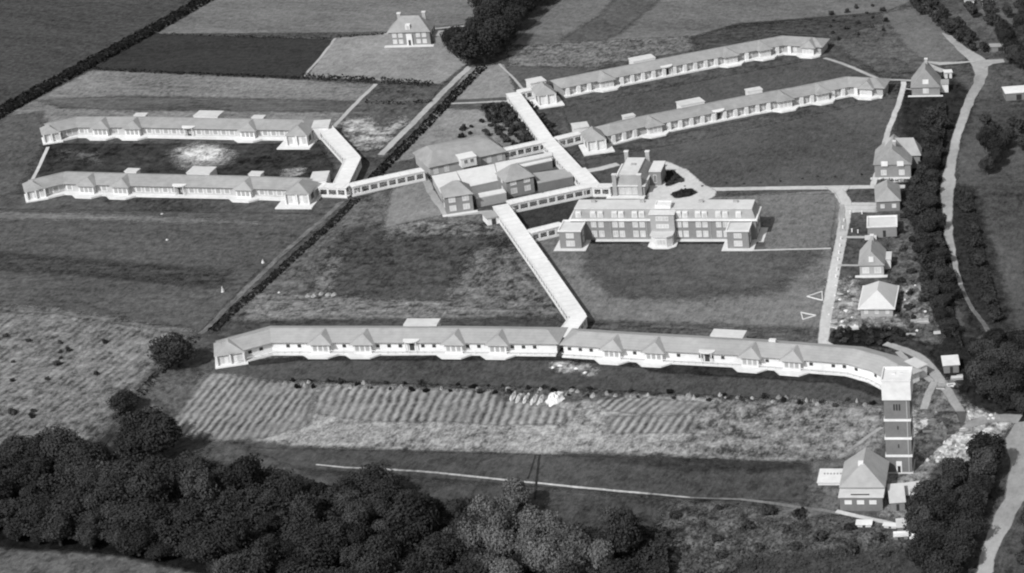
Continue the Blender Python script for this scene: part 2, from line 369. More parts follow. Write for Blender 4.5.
# --- right side
patch('pasture', [(958,105),(985,100),(1100,120),(1120,330),(1005,330),(968,290),(955,240)], ground_mat(84, .5, .4, .45), 3)
patch('rough_grass', [(952,185),(972,188),(990,250),(1010,330),(975,335),(958,280)], ground_mat(56, .4, .8, .6), 5)
patch('copse_floor', [(905,90),(945,75),(975,95),(945,180),(950,330),(985,345),(1040,330),(1060,430),(980,430),(910,330),(905,190)], ground_mat(46, .4, .7, .6), 4)
patch('garden', [(905,215),(930,215),(935,280),(945,320),(940,345),(880,345),(890,300),(885,240)], ground_mat(90, .6, 1.1, .8, blot=-0.8), 3)
patch('bare_ground', [(826,280),(858,278),(862,305),(900,312),(905,330),(830,335),(826,320)], ground_mat(128, .6, 1.4, .9, blot=-1.3), 3, 1)
patch('bare_ground', [(900,286),(930,284),(945,305),(930,322),(900,318)], ground_mat(118, .6, 1.5, 1.0, blot=-1.3), 3, 1)
patch('soil_bed', [(832,330),(900,328),(915,338),(890,348),(834,345)], ground_mat(38, .5, 1.0, .6), 2)
patch('chalk_patch', [(903,412),(930,402),(955,402),(985,412),(1012,422),(1000,436),(975,450),(960,470),(920,455),(905,448)], ground_mat(158, .6, 1.4, 1.0, blot=-1.3), 3, 1)
patch('bare_ground', [(915,380),(955,380),(965,410),(915,420)], ground_mat(105, .6, 1.2, .9, blot=-0.8), 3, 1)
patch('bare_ground', [(885,476),(915,462),(935,462),(930,480),(918,500),(905,520),(880,516)], ground_mat(138, .4, .9, .7, blot=-0.4), 2, .6)
patch('yard', [(812,462),(846,462),(852,490),(838,514),(806,508)], ground_mat(100, .4, .8, .6), 3)
patch('garden_bed', [(885,330),(935,348),(930,356),(890,346)], ground_mat(60, .4, 1.0, .6), 2)

# --- roads and paths
RD = ground_mat(160, .4, .14, .12, seed=4); PT = ground_mat(165, .35, .16, .14, seed=5); CN = ground_mat(190, .3, .12, .12, seed=6); RB = ground_mat(112, .4, .3, .3, seed=7)
track('road', [(945,33),(958,46),(978,62),(980,80),(968,105),(958,135),(951,165),(948,185),(947,210),(949,235),(955,262),(960,285)], [2.2,3.4,6.2,4.0,3.2,2.8,3.0,4.4,3.0,2.4,1.5,1.2], RD, .3)
track('road', [(1004,61),(990,62),(978,66)], [3.5,5,7], RD, .4)
track('road', [(960,285),(968,302),(978,318),(988,332)], [1.2,1.1,1.3,1.5], RB, .4)
track('road', [(1050,425),(1026,428),(1018,440),(1020,470),(1014,500),(1002,525),(992,550),(978,590)], [6,6.5,6.5,5,4.6,4.6,3.4,3.4], RD, .5)
track('drive', [(700,190),(760,189),(830,188),(905,187)], [2.8,2.6,3.0,2.6], CN, .08)
patch('forecourt', [(824,187),(850,187),(845,194),(847,203),(862,203),(877,203),(877,213),(850,213),(845,226),(838,226),(840,205),(834,194)], ground_mat(190, .3, .12, .12, seed=6), .5)
track('drive', [(838,190),(845,200),(846,212),(841,240),(832,285),(826,320),(823,345)], [3.0,3.2,3.4,3.2,3.1,3.0,2.6], CN, .08)
track('drive', [(842,208),(860,208),(876,208)], [3.5,3.2,3.2], CN, .2)
track('drive', [(822,343),(832,348),(852,349),(868,353)], [3.4,3,2.6,2], CN, .2)
track('drive', [(885,344),(905,350),(925,362),(938,378),(950,395),(960,412),(966,428)], [2.2,2.6,2.8,3,2.6,2.4,2.4], RD, .2)
track('drive', [(898,352),(915,368),(932,382)], 1.8, RD, .15)
track('drive', [(934,382),(929,395),(925,410)], 2, RD, .3)
track('drive', [(965,428),(985,420),(1005,418),(1020,420)], [3.5,3.5,4,5], RD, .4)
track('path', [(825,58),(850,67),(886,82)], 1.6, PT)
track('path', [(886,80),(913,81)], 1.6, PT)
track('path', [(904,82),(898,105),(887,137),(876,176),(873,187)], 1.8, CN)
track('path', [(905,89),(914,90)], 1.2, PT)
track('path', [(885,84),(885,95)], 1.8, PT)
track('path', [(752,251),(790,250),(831,249)], 1.0, CN, .1)
track('path', [(843,238),(865,238)], 1.6, PT); track('path', [(838,266),(860,266)], 1.3, PT)
track('path', [(842,205),(843,232)], 1.5, PT)
track('path', [(572,174),(600,169),(618,164)], 3.0, CN, .2)
patch('forecourt', [(648,206),(652,163),(668,162),(688,171),(704,185),(716,191),(716,196),(700,204),(690,207)], ground_mat(190, .3, .12, .12, seed=6), .7)
patch('flower_bed', [(663,171),(672,171),(686,180),(667,188)], ground_mat(58, .3, .8, .8), .6)
patch('flower_bed', [(670,195),(680,190),(692,189),(698,193),(690,197),(676,199)], ground_mat(50, .3, .8, .8), .6)
track('field_track', [(316,465),(345,468),(420,472),(520,482),(600,490),(690,498)], [.5,.6,.8,.7,.8,.6], ground_mat(178, .6, .4, .3), .08)
track('field_track', [(690,498),(740,500),(775,504),(840,514)], [.5,.8,1.2,1.2], RB, .3)
track('path', [(376,84),(356,103),(334,127)], 1.5, PT, .2)
track('path', [(336,38),(320,58),(303,77)], 1.0, PT, .2)
track('path', [(472,65),(445,90),(412,124),(380,155)], 2.2, PT, .3)
track('path', [(344,200),(306,234),(271,265),(247,288),(217,318),(201,334)], 1.7, ground_mat(112, .3, .5, .5), .3)
track('path', [(499,64),(515,80),(524,90)], .9, PT, .15)
track('path', [(441,104),(512,101)], 1.3, PT, .2)
track('path', [(48,147),(40,165),(30,184)], 1.0, CN, .1)
track('path', [(422,176),(434,196),(448,216)], 2.4, PT, .3)
track('path', [(448,216),(470,214),(492,212)], 2.4, PT, .3)
track('path', [(847,452),(870,436),(882,428)], 1.1, PT, .2)
track('path', [(836,512),(870,519),(905,528)], 1.4, CN, .2)
track('path', [(384,34),(410,31),(440,28),(478,25)], 1.6, PT, .2)
track('path', [(924,62),(940,64),(974,62)], [1,3.2,1], PT, .2)
track('path', [(925,63),(934,68),(944,72)], [1.5,3,3], PT, .2)
track('furrow', [(540,455),(535,500)], .5, ground_mat(50, .3, .4, .4), .1); track('furrow', [(536,455),(528,480)], .4, ground_mat(54, .3, .4, .4), .1)

# ------------------------------------------------------------------ windows
def window(parent, face, u, z, w, h, at=0.0, glass='glasslit', frame='white', panes=2, rows=2, name='window'):
    """face 'f' (front, y=at), 'l' (x=at, looking -x), 'r' (x=at, looking +x); local coordinates"""
    def bx(mb, a0, a1, z0, z1, d0, d1, mi=0):
        if face == 'f': mb.box(a0, a1, at - d1, at - d0, z0, z1, mi)
        elif face == 'l': mb.box(at - d1, at - d0, a0, a1, z0, z1, mi)
        elif face == 'b': mb.box(a0, a1, at + d0, at + d1, z0, z1, mi)
        else: mb.box(at + d0, at + d1, a0, a1, z0, z1, mi)
    f = MB(); t = 0.12
    bx(f, u - w/2, u + w/2, z, z + t, -.02, .09); bx(f, u - w/2, u + w/2, z + h - t, z + h, -.02, .07)
    bx(f, u - w/2, u - w/2 + t, z + t, z + h - t, -.02, .07); bx(f, u + w/2 - t, u + w/2, z + t, z + h - t, -.02, .07)
    for i in range(1, panes):
        x = u - w/2 + w * i / panes; bx(f, x - .05, x + .05, z + t, z + h - t, -.02, .065)
    o = f.build(name, M[frame], parent)
    p = MB(); bx(p, u - w/2 + t, u + w/2 - t, z + t, z + h - t, -.01, .03)
    p.build('pane', M[glass], o)
    return o
def frame_of(p0, p1):
    """origin at the first ground pixel, x along the front towards the second"""
    A = G(*p0); B = G(*p1); return A, math.atan2(B.y - A.y, B.x - A.x), (B - A).length

# ------------------------------------------------------------------ wards
def line_at(P, s):
    for i in range(len(P) - 1):
        L = (P[i+1] - P[i]).length
        if s <= L or i == len(P) - 2:
            d = (P[i+1] - P[i]) / L; return P[i] + d * s, d
        s -= L
def ward(label, px, bays, porch, rear, style, hipL=True, hipR=True, small=(), d0=1.7, depth=8.4, eave=3.2, ridge=4.95, tile='tile'):
    F = [Vector(G(x, y)[:2]) for x, y in px]
    o0 = F[len(F)//2]
    root = thing('ward_building', (o0.x, o0.y, 0), 0, label, 'hospital ward', 'long single-storey hospital wards')
    Wl = offset(F, d0); Bk = offset(F, d0 + depth)
    def s_of(x):   # arclength on F of pixel column x
        tot = 0
        for i in range(len(px) - 1):
            L = (F[i+1] - F[i]).length
            if px[i][0] <= x <= px[i+1][0]: return tot + L * (x - px[i][0]) / (px[i+1][0] - px[i][0])
            tot += L
        return tot
    cum = [0]
    for i in range(len(F)-1): cum.append(cum[-1] + (F[i+1]-F[i]).length)
    bs = [(s_of(x), hw) for x, hw in bays]
    # terrace outline with canted bulges in front of the bays
    pts = [(c, F[i]) for i, c in enumerate(cum)]
    keep = [(c, p) for c, p in pts if not any(abs(c - s) < hw + 2.0 for s, hw in bs)]
    for s, hw in bs:
        for ds, pr in ((-hw-2.0, 0), (-hw+.2, 2.3), (hw-.2, 2.3), (hw+2.0, 0)):
            q, d = line_at(F, max(0.02, min(cum[-1]-.02, s + ds))); keep.append((s + ds, q + Vector((d.y, -d.x)) * pr))
    keep.sort(key=lambda t: t[0])
    out = [p for c, p in keep] + [p for p in reversed(offset(F, d0 + .4))]
    MB().prism(out, 0, .5).build('terrace', M['white'], root, True)
    wallm = {'a': M['white'], 'b': M['bricklite'], 'c': M['wardwall']}[style]
    MB().prism(offset(F, d0) + list(reversed(offset(F, d0 + depth))), 0, eave - .01).build('wall', wallm, root, True)
    # roof
    ov = .85
    e0 = offset(F, d0 - ov); e1 = offset(F, d0 + depth + ov); rg = offset(F, d0 + depth / 2)
    n = len(F)
    def ext(L, k):
        L = list(L); L[0] = L[0] - (L[1]-L[0]).normalized()*k[0]; L[-1] = L[-1] + (L[-1]-L[-2]).normalized()*k[1]; return L
    e0 = ext(e0, (ov, ov)); e1 = ext(e1, (ov, ov)); rg = ext(rg, (-3.2 if hipL else ov, -3.2 if hipR else ov))
    vs = [(p.x, p.y, eave) for p in e0] + [(p.x, p.y, ridge) for p in rg] + [(p.x, p.y, eave) for p in e1]
    fs = []
    for i in range(n - 1): fs += [(i, i+1, n+i+1, n+i), (n+i, n+i+1, 2*n+i+1, 2*n+i), (2*n+i, 2*n+i+1, i+1, i)]
    fs += [(0, n, 2*n), (n-1, 3*n-1, 2*n-1)]
    roof = MB().add(vs, fs).build('roof', M[tile], root, True)
    rc = MB()
    for i in range(n-1): rc.bar(rg[i], rg[i+1], .32, ridge - .06, ridge + .09)
    rc.build('ridge_tiles', M[tile], roof, True).location = (0, 0, 0)
    # bays
    for s, hw in bs:
        q, d = line_at(Wl, s); q0, _ = line_at(F, s)
        nr = Vector((-d.y, d.x))
        q = q0 + nr * d0
        def P(u, v): return q + d * u + nr * v
        b = MB().prism([P(-hw*.85, -1.5), P(hw*.85, -1.5), P(hw*.85, 1.0), P(-hw*.85, 1.0)], 0, eave - .02).build('bay', M['white'] if style != 'b' else M['white2'], root, True)
        a = [P(-hw-.5, -2.2), P(hw+.5, -2.2), P(hw+.5, depth/2), P(-hw-.5, depth/2)]
        top = [P(0, .5), P(0, depth/2 + .1)]
        zz = eave - .05
        MB().add([(p.x, p.y, zz) for p in a] + [(p.x, p.y, ridge + .12) for p in top], [(3,2,1,0),(0,1,4),(1,2,5,4),(2,3,5),(3,0,4,5)]).build('bay_roof', M[tile], b, True).location = (0,0,0)
        for u in (-hw*.5, 0, hw*.5):
            c = P(u, -1.5); m = MB(); m.bar(c - d*.45, c + d*.45, .16, 1.1, 2.6); m.build('window', M['deckdark' if style != 'b' else 'glasslit'], b, True)
    # windows / piers along the front
    def inbay(s, m=.6): return any(abs(s - t) < hw + m for t, hw in bs)
    s = 1.6; k = 0
    step = {'a': 2.9, 'b': 3.85, 'c': 2.7}[style]
    Wc = [0]
    while s < cum[-1] - 1.2:
        if not inbay(s):
            q0, d = line_at(F, s); nr = Vector((-d.y, d.x)); c = q0 + nr * d0
            if style == 'a':
                if k % 4 != 3:
                    m = MB(); m.bar(c - d*.45, c + d*.45, .14, 1.5, 2.35); m.build('window', M['glass'], root, True)
            elif style == 'c':
                w = MB(); w.bar(c - d*.95, c + d*.95, .14, .95, 2.65); w = w.build('window', M['white'], root, True)
                m = MB(); m.bar(c - d*.65, c + d*.65, .2, 1.15, 2.55); m.build('pane', M['deckdark'], w, True)
            else:
                m = MB(); m.bar(c - d*.95 + nr*(-.5), c + d*.25 + nr*(-.5), 1.2, .5, 3.0); m.build('pier', M['white'], root, True)
                m = MB(); m.bar(c + d*.7, c + d*2.2, .12, .8, 2.8); m.build('window', M['glasslit'], root, True)
        s += step; k += 1
    # verandah posts on the terrace edge
    s = 1.0
    if style == 'a':
        pm = MB()
        while s < cum[-1]:
            if not inbay(s, 1.8):
                q0, d = line_at(F, s); nr = Vector((-d.y, d.x)); c = q0 + nr * .2
                pm.bar(c - d*.07, c + d*.07, .14, .5, 1.2)
            s += 1.9
        rl = offset(F, .2)
        for i in range(len(rl)-1): pm.bar(rl[i], rl[i+1], .2, 1.19, 1.3)
        pm.build('balustrade', M['white'], root, True)
    # curved porch canopy in the middle
    if porch:
        s = s_of(porch); q0, d = line_at(F, s); nr = Vector((-d.y, d.x)); q = q0 + nr * d0
        arc = [q + d * 2.1 * math.cos(a) - nr * 1.5 * math.sin(a) for a in [i * math.pi / 10 for i in range(11)]]
        arc = arc + [q - d*2.1 + nr*1.2, q + d*2.1 + nr*1.2]
        pc = MB().prism(arc, eave + .25, eave + .5).build('porch_canopy', M['white'], root, True)
        pp = MB()
        for a in (.25, .75): 
            c = q + d * 1.9 * math.cos(a*math.pi) - nr * 1.2 * math.sin(a*math.pi); pp.cyl(c.x, c.y, .5, eave + .25, .14, .14)
        pp.build('post', M['white'], pc, True)
        MB().bar(q - d*.6, q + d*.6, .18, .5, 2.6).build('door', M['glass'], root, True)
    # pale flat-roofed service block behind the ridge
    for j, (x, hw, dp, zt) in enumerate(rear):
        s = s_of(x - (PPX - x) / 1115 * 19); q0, d = line_at(F, s); nr = Vector((-d.y, d.x)); q = q0 + nr * (d0 + depth)
        fp = [q - d*hw - nr*.3, q + d*hw - nr*.3, q + d*hw + nr*dp, q - d*hw + nr*dp]
        b = MB().prism(fp, 0, zt - .25).build('rear_block', M['white2'], root, True)
        fp2 = [q - d*(hw+.2) - nr*.35, q + d*(hw+.2) - nr*.35, q + d*(hw+.2) + nr*(dp+.2), q - d*(hw+.2) + nr*(dp+.2)]
        MB().prism(fp2, zt - .25, zt).build('flat_roof', M['deck'], b, True)
    for x, in [(v,) for v in small]:
        s = s_of(x); q0, d = line_at(F, s); nr = Vector((-d.y, d.x)); q = q0 + nr * (d0 + depth/2 + 1.0)
        MB().bar(q - d*.9, q + d*.9, 1.0, eave, ridge + .55).build('ventilator', M['white2'], roof, True)
    return root, F

def end_pavilion(root, p0, p1, dep, wall='white', tile='tile', eave=3.5, ridge=6.0, inset=1.2, terr=(1.6,1.6,3.0), nwin=3, hx='y'):
    """square end room with a steep hipped roof on a pale terrace pad; children of the ward"""
    A, a, L = frame_of(p0, p1)
    T = Matrix.Translation(A - Vector(root.location)) @ Matrix.Rotation(a, 4, 'Z')
    def put(o, par=None):
        me = o.data; me.transform(T); return o
    tl, tr, tf = terr
    put(MB().box(-tl, L + tr, -tf, dep*.8, 0, .35).build('terrace', M['white'], root))
    b = put(MB().box(0, L, 0, dep, 0, eave).build('end_room', M[wall], root))
    m = MB().hip(-.5, L+.5, -.5, dep+.5, eave + .003, ridge, L/2 if L < dep else dep/2, hx)
    put(m.build('end_roof', M[tile], b))
    for i in range(nwin):
        u = L * (i + .5) / nwin; w = L / nwin * .55
        o = MB().box(u - w/2, u + w/2, -.08, .02, .7, 2.9).build('window', M['glasslit' if wall == 'white' else 'white'], b); put(o)
    for i in range(nwin):
        u = L * i / (nwin - 1) if nwin > 1 else 0
        put(MB().box(u - .22, u + .22, -.6, -.16, .35, eave).build('pillar', M['white'], b))
    o = MB().box(L - .02, L + .08, dep*.2, dep*.45, .9, 2.7).build('window', M['glass'], b); put(o)
    o = MB().box(-.08, .02, dep*.2, dep*.45, .9, 2.7).build('window', M['glass'], b); put(o)

rA, _ = ward('pale-roofed white ward in the foreground, left of the gap at the walkway end',
     [(236,366),(248,362.5),(273,355.5),(330,355.5),(440,355.5),(556,357)], [(321,2.7),(363,2.7),(454,2.7),(498,2.7)], 411, [(423,4.2,3.4,4.0)], 'a', hipL=False, hipR=True, tile='tilelite')
end_pavilion(rA, (218,366.5), (245,362.5), 7.5, 'white', 'tilelite', terr=(.6,.8,1.6), eave=3.0, ridge=5.2)
rB, _ = ward('pale-roofed white ward in the foreground, curving behind the tall tower',
     [(562,358),(640,363),(735,368),(845,376.5),(868,383),(888,394)], [(612,2.7),(654,2.7),(750,2.7),(792,2.7)], 706, [(724,4.2,3.4,4.0),(884,2.5,3,3.6)], 'a', small=(766,), tile='tilelite')
rC, _ = ward('lower of the two parallel grey-roofed wards on the left',
     [(44,200),(65,195),(130,197),(225,199),(312,202)], [(87,2.7),(121,2.7),(244,2.7)], 179, [(202,3.5,4.8,4.2),(134,1.8,2.2,4.2),(257,1.8,2.2,4.2)], 'c', hipL=False)
end_pavilion(rC, (28,201), (46,198), 6.8, 'white', 'tile', terr=(.6,.6,1.4), eave=3.0, ridge=4.9)
end_pavilion(rC, (287,205), (310,205), 9.0, 'white', 'tile', terr=(2.5,1.5,3.2), ridge=6.0)
rD, _ = ward('upper of the two parallel grey-roofed wards on the left',
     [(58,142.3),(78,138),(140,138),(232,140),(308,141)], [(101,2.7),(133,2.7),(248,2.7)], 188, [(210,3.9,4.5,4.2),(146,1.8,2.0,4.0),(262,1.8,2.0,4.0)], 'c', hipL=False)
end_pavilion(rD, (45,143.5), (61,141), 6.5, 'white', 'tile', terr=(.6,.6,1.4), eave=3.0, ridge=4.7)
end_pavilion(rD, (288,146), (308,146), 8.5, 'white', 'tile', terr=(2.5,1.5,3.2), ridge=5.9)
rE, _ = ward('nearer of the two curved wards at upper right, above the big dark lawn',
     [(612,146),(640,138.5),(672,132),(756,115),(807,106),(850,97),(882,98.5)], [(656,2.7),(786,2.7),(824,2.4),(866,2.4)], 721, [(712,4.0,4.2,4.4),(650,1.8,2.0,4.3),(772,2.5,2.5,4.8)], 'b')
end_pavilion(rE, (588,152), (606,149.5), 8.0, 'white2', 'tile', terr=(1.8,2.2,3.2), ridge=6.3)
rF, _ = ward('farther of the two curved wards at upper right, beside the far fields',
     [(566,98),(594,92),(625,86),(700,71),(747,62),(784,55),(820,57)], [(608,2.7),(732,2.7),(766,2.4),(808,2.4)], 669, [(664,4.0,4.0,4.4)], 'b')
end_pavilion(rF, (539,106), (556,103.5), 8.0, 'white2', 'tile', terr=(1.8,2.2,3.2), ridge=6.3)
# flat-roofed lobbies at the walkway ends of the wards
def lobby(root, p0, p1, dep, h=4.4):
    A, a, L = frame_of(p0, p1); T = Matrix.Translation(A - Vector(root.location)) @ Matrix.Rotation(a, 4, 'Z')
    o = MB().box(0, L, 0, dep, 0, h - .3).build('lobby', M['white2'], root); o.data.transform(T)
    r = MB().box(-.2, L + .2, -.2, dep + .2, h - .3, h).build('flat_roof', M['deck'], o); r.data.transform(T)
lobby(rC, (312,194), (328,193), 7); lobby(rD, (314,140), (330,139), 6)
lobby(rE, (575,141), (590,139), 4.5); lobby(rF, (532,95.5), (547,92.5), 4.5)

# ------------------------------------------------------------------ covered walkways
WK = [0]
def walkway(label, px, width=3.4, z=3.1, low=1.0, post=2.6, solid=False, name='covered_walkway'):
    C = [Vector(G(x, y, z)[:2]) for x, y in px]
    WK[0] += 1; z += .017 * WK[0]; zf = .2 + .004 * WK[0]
    o0 = C[0]
    root = thing(name, (o0.x, o0.y, 0), 0, label, 'covered walkway', 'white covered walkways linking the buildings')
    L = offset(C, width/2); R = offset(C, -width/2)
    Li = offset(C, width/2 - .15); Ri = offset(C, -width/2 + .15)
    MB().prism(R + L[::-1], 0, zf).build('floor', M['conc'], root, True)
    Lo = offset(C, width/2 + .25); Ro = offset(C, -width/2 - .25)
    rm = MB().prism(Ro + Lo[::-1], z - .2, z)
    for i in range(len(C)-1):
        D = (C[i+1]-C[i]).length; d = (C[i+1]-C[i]).normalized(); nr = Vector((-d.y, d.x)) * (width/2 + .2); t = 1.5
        while t < D - 1: rm.bar(C[i] + d*t - nr, C[i] + d*t + nr, .28, z + .002, z + .06, 1); t += 3.0
        for sg in (-1, 1): rm.bar(C[i] + nr*sg + d*.3, C[i+1] + nr*sg - d*.3, .25, z + .064, z + .12, 0)
    rm.build('roof', [M['white'], M['white2']], root, True)
    for side in (L, R):
        m = MB()
        for i in range(len(C)-1): m.bar(side[i], side[i+1], .2, z - .65, z - .2)
        m.build('beam', M['white'], root, True)
        m = MB()
        for i in range(len(C)-1): m.bar(side[i], side[i+1], .2, .2, low if not solid else z - .65)
        m.build('low_wall', M['white'], root, True)
        if not solid:
            for i in range(len(C)-1):
                D = (side[i+1]-side[i]).length; k = max(1, round(D / post)); d = (side[i+1]-side[i]).normalized()
                for j in range(k + (i == len(C)-2)):
                    c = side[i] + d * min(max(D * j / k, .3), D - .3)
                    MB().bar(c - d*.28, c + d*.28, .2, low, z - .65).build('post', M['white'], root, True)
    return root
walkway('long straight white walkway from the farthest ward down to the kitchen court', [(512.5,92.5),(545,138),(575,170)], 4.0)
walkway('short wide white walkway stub between the kitchen court and the administration house', [(577,169),(593,187)], 4.4)
walkway('long white walkway down to the foreground wards, elbowed at its lower end', [(500,205),(540,262),(578,317),(563,337)], 4.0)
walkway('white walkway running from the long walkway past the kitchen court to the administration house', [(508,203),(545,195),(590,185.5)], 3.0)
walkway('short white walkway joining the administration house and the walkway junction', [(593,186),(611,186)], 2.6)
walkway('short white walkway entering the left wing of the main block', [(529,232),(562,224)], 2.6)
walkway('white walkway from the right corner of the dining hall to the long walkway', [(500,151),(545,141)], 2.6)
walkway('short white walkway leading to the nearer curved ward', [(556,139),(580,133)], 2.6)
walkway('short white walkway at the farthest ward, top end of the long walkway', [(518,92),(537,88)], 2.6)
walkway('white walkway crossing the lane between the left wards and the dining hall', [(350,186),(385,178),(423,170)], 3.0)
walkway('bent white walkway joining the ends of the two left wards', [(324,127),(353,159),(341,184)], 4.2)
walkway('short white walkway between the bent walkway and the lower left ward', [(320,186),(348,187)], 3.0)

# ------------------------------------------------------------------ main block
def house_root(name, p0, p1, label, cat='house', group=None):
    A, a, L = frame_of(p0, p1)
    return thing(name, A, a, label, cat, group), L
def parapet(mb, x0, x1, y0, y1, z, h=.35, t=.3, mi=0):
    mb.box(x0, x1, y0, y0+t, z, z+h, mi); mb.box(x0, x1, y1-t, y1, z, z+h, mi)
    mb.box(x0, x0+t, y0+t, y1-t, z, z+h, mi); mb.box(x1-t, x1, y0+t, y1-t, z, z+h, mi)
R_, L_ = house_root('main_block', (573,240), (757,240), 'large three-storey brick block with two projecting wings, a mansard roof and a white band', 'hospital block')
DP = 8.6
MB().box(0, L_, 0, DP, 0, 6.1).build('wall', M['brick'], R_)
MB().box(-.5, L_+.5, -.5, DP+.5, 6.1, 6.62).build('cornice', M['white'], R_)
mm = MB(); z0, z1, ins = 6.6, 9.2, 1.1
mm.add([(0,0,z0),(L_,0,z0),(L_,DP,z0),(0,DP,z0),(ins,ins,z1),(L_-ins,ins,z1),(L_-ins,DP-ins,z1),(ins,DP-ins,z1)], [(0,1,5,4),(1,2,6,5),(2,3,7,6),(3,0,4,7),(3,2,1,0),(4,5,6,7)])
ro = mm.build('roof', M['tile'], R_)
MB().box(ins-.1, L_-ins+.1, ins-.1, DP-ins+.1, z1 + .003, z1+.22).build('flat_roof', M['deck'], ro)
for cx in (5, L_*.36, L_*.68, L_-7): MB().box(cx, cx+1.3, 5.2, 6.0, z1+.22, z1+1.0).build('ventilator', M['deckdark'], ro)
wx = []
nb = L_
for x in [7.8, 10.2, 15.2, 17.6, 22.2, L_-22.2, L_-17.6, L_-15.2, L_-10.2, L_-7.8]: wx.append(x)
xc = L_*.50
for x in [6.4, 8.5, 12.5, 14.4, 18.3, 20.3, 30.8, 32.7, 36.4, 38.3, 42.2, 44.2]:
    window(R_, 'f', x, 1.0, 1.45, 1.9); window(R_, 'f', x, 4.0, 1.45, 1.7)
    dm = MB(); dm.box(x-.75, x+.75, .15, 1.3, 6.6, 8.7); d = dm.build('dormer', M['white'], ro)
    MB().box(x-.5, x+.5, .08, .16, 6.9, 8.3).build('pane', M['glasslit'], d)
MB().box(6.8, L_-6.8, -1.4, -.003, 0, .3).build('terrace', M['white2'], R_)
for x in (2.2, 48.0):
    d = MB().box(x-.75, x+.75, .15, 1.3, 6.6, 8.7).build('dormer', M['white'], ro); MB().box(x-.5, x+.5, .08, .16, 6.9, 8.3).build('pane', M['glasslit'], d)
# wings
WD = 6.4
for x0, x1 in ((-2.2, 3.9), (L_-7.4, L_-1.3)):
    w = MB().box(x0, x1, -WD, 1.2, 0, 5.4).build('wing', M['brick'], R_)
    MB().box(x0-.3, x1+.3, -WD-.3, 1.2, 5.4, 5.6).build('flat_roof', M['deck'], w)
    m = MB(); parapet(m, x0-.3, x1+.3, -WD-.3, 1.2, 5.6, .25, .35); m.build('parapet', M['white'], w)
    window(w, 'f', (x0+x1)/2, .9, 2.4, 1.7, -WD, panes=3); window(w, 'f', (x0+x1)/2, 3.4, 2.2, 1.5, -WD, panes=3)
    window(w, 'r', -WD+3, 1.0, 1.3, 1.6, x1); window(w, 'r', -WD+3, 3.2, 1.3, 1.4, x1)
    m = MB(); m.box(x0-1.6, x1+1.4, -WD-1.6, -.2, 0, .22); m.build('terrace', M['white2'], w)
MB().box(L_-.9, L_+2.1, -1.6, DP, 0, .2).build('terrace', M['white2'], R_)
for x in (11.2, 21.6, 29.4, 39.9): MB().box(x-.08, x+.08, -.16, -.003, 0, 6.2).build('downpipe', M['deckdark'], R_)
# centre feature
c = MB().box(xc-3.4, xc+3.4, -1.6, 1.0, 0, 8.6).build('centre_bay', M['bricklite'], R_)
m = MB(); m.box(xc-3.7, xc+3.7, -1.9, 2.0, 8.6, 8.95); m.build('cornice', M['white2'], c)
m = MB(); m.box(xc-2.2, xc+2.2, .8, 4.0, 9.4, 10.4); parapet(m, xc-2.3, xc+2.3, .7, 4.1, 10.4, .2); m.build('lantern', M['white'], c)
window(c, 'f', xc, 6.7, 3.6, 1.3, -1.6, panes=4); window(c, 'f', xc, 4.4, 3.6, 1.2, -1.6, panes=4)
hb = [(xc-3.0,-1.6),(xc-3.0,-4.2),(xc-1.6,-5.6),(xc+1.6,-5.6),(xc+3.0,-4.2),(xc+3.0,-1.6)]
b = MB().prism(hb, 0, 3.2).build('garden_room', M['white2'], R_)
hb2 = [(xc+(x-xc)*1.1, -1.6+(y+1.6)*1.07) for x, y in hb]
MB().prism(hb2, 3.2, 3.5).build('flat_roof', M['deck'], b)
window(b, 'f', xc, .9, 2.6, 1.7, -5.6, panes=3)
MB().prism([(xc+(x-xc)*1.35, -1.7+(y+1.6)*1.25) for x, y in hb], 0, .2).build('step', M['white2'], R_)
# end elevation and rear stair
for v in (3, 6): window(R_, 'r', v, 1.0, 1.3, 1.8, L_); window(R_, 'r', v, 4.0, 1.3, 1.6, L_)
for x in (4, 12, 20, 34, 42, 50): window(R_, 'b', x, 4.0, 1.3, 1.6, DP); window(R_, 'b', x, 1.0, 1.3, 1.6, DP)

# ------------------------------------------------------------------ generic house parts
def chimney(par, x, y, z0, z1, w=.9, d=.7, mat='bricklite'):
    o = MB().box(x-w/2, x+w/2, y-d/2, y+d/2, z0, z1-.25).build('chimney', M[mat], par)
    MB().box(x-w/2-.1, x+w/2+.1, y-d/2-.1, y+d/2+.1, z1-.25, z1).build('chimney_cap', M['white2'], o)
    return o
# administration house
A_, AL = house_root('administration_house', (613,196), (645,196), 'square two-storey house with four chimneys and a pale roof deck behind the big brick block', 'house')
AD = 17
MB().box(0, AL, 0, AD, 0, 3.2).build('wall', M['bricklite'], A_)
MB().box(-.4, AL+.4, -.4, AD+.4, 3.2, 3.5).build('cornice', M['white'], A_)
mm = MB(); i1 = 2.2; zt = 6.3
mm.add([(0,0,3.5),(AL,0,3.5),(AL,AD,3.5),(0,AD,3.5),(i1,i1*.6,zt),(AL-i1,i1*.6,zt),(AL-i1,AD-i1,zt),(i1,AD-i1,zt)], [(0,1,5,4),(1,2,6,5),(2,3,7,6),(3,0,4,7),(3,2,1,0),(4,5,6,7)])
ar = mm.build('roof', M['tile'], A_)
MB().box(i1-.1, AL-i1+.1, i1*.6-.1, AD-i1+.1, zt + .003, zt+.2).build('flat_roof', M['deck'], ar)
MB().box(AL*.45, AL*.6, AD*.5, AD*.57, zt+.2, zt+.5).build('roof_light', M['deckdark'], ar)
chimney(A_, .9, -.1, 0, 7.2, 1.2, .9); chimney(A_, AL-1.2, -.1, 0, 7.2, 1.2, .9)
chimney(A_, 1.6, AD-.8, 3.5, 8.2, 1.2, 1.0); chimney(A_, AL-1.6, AD-.8, 3.5, 8.2, 1.2, 1.0)
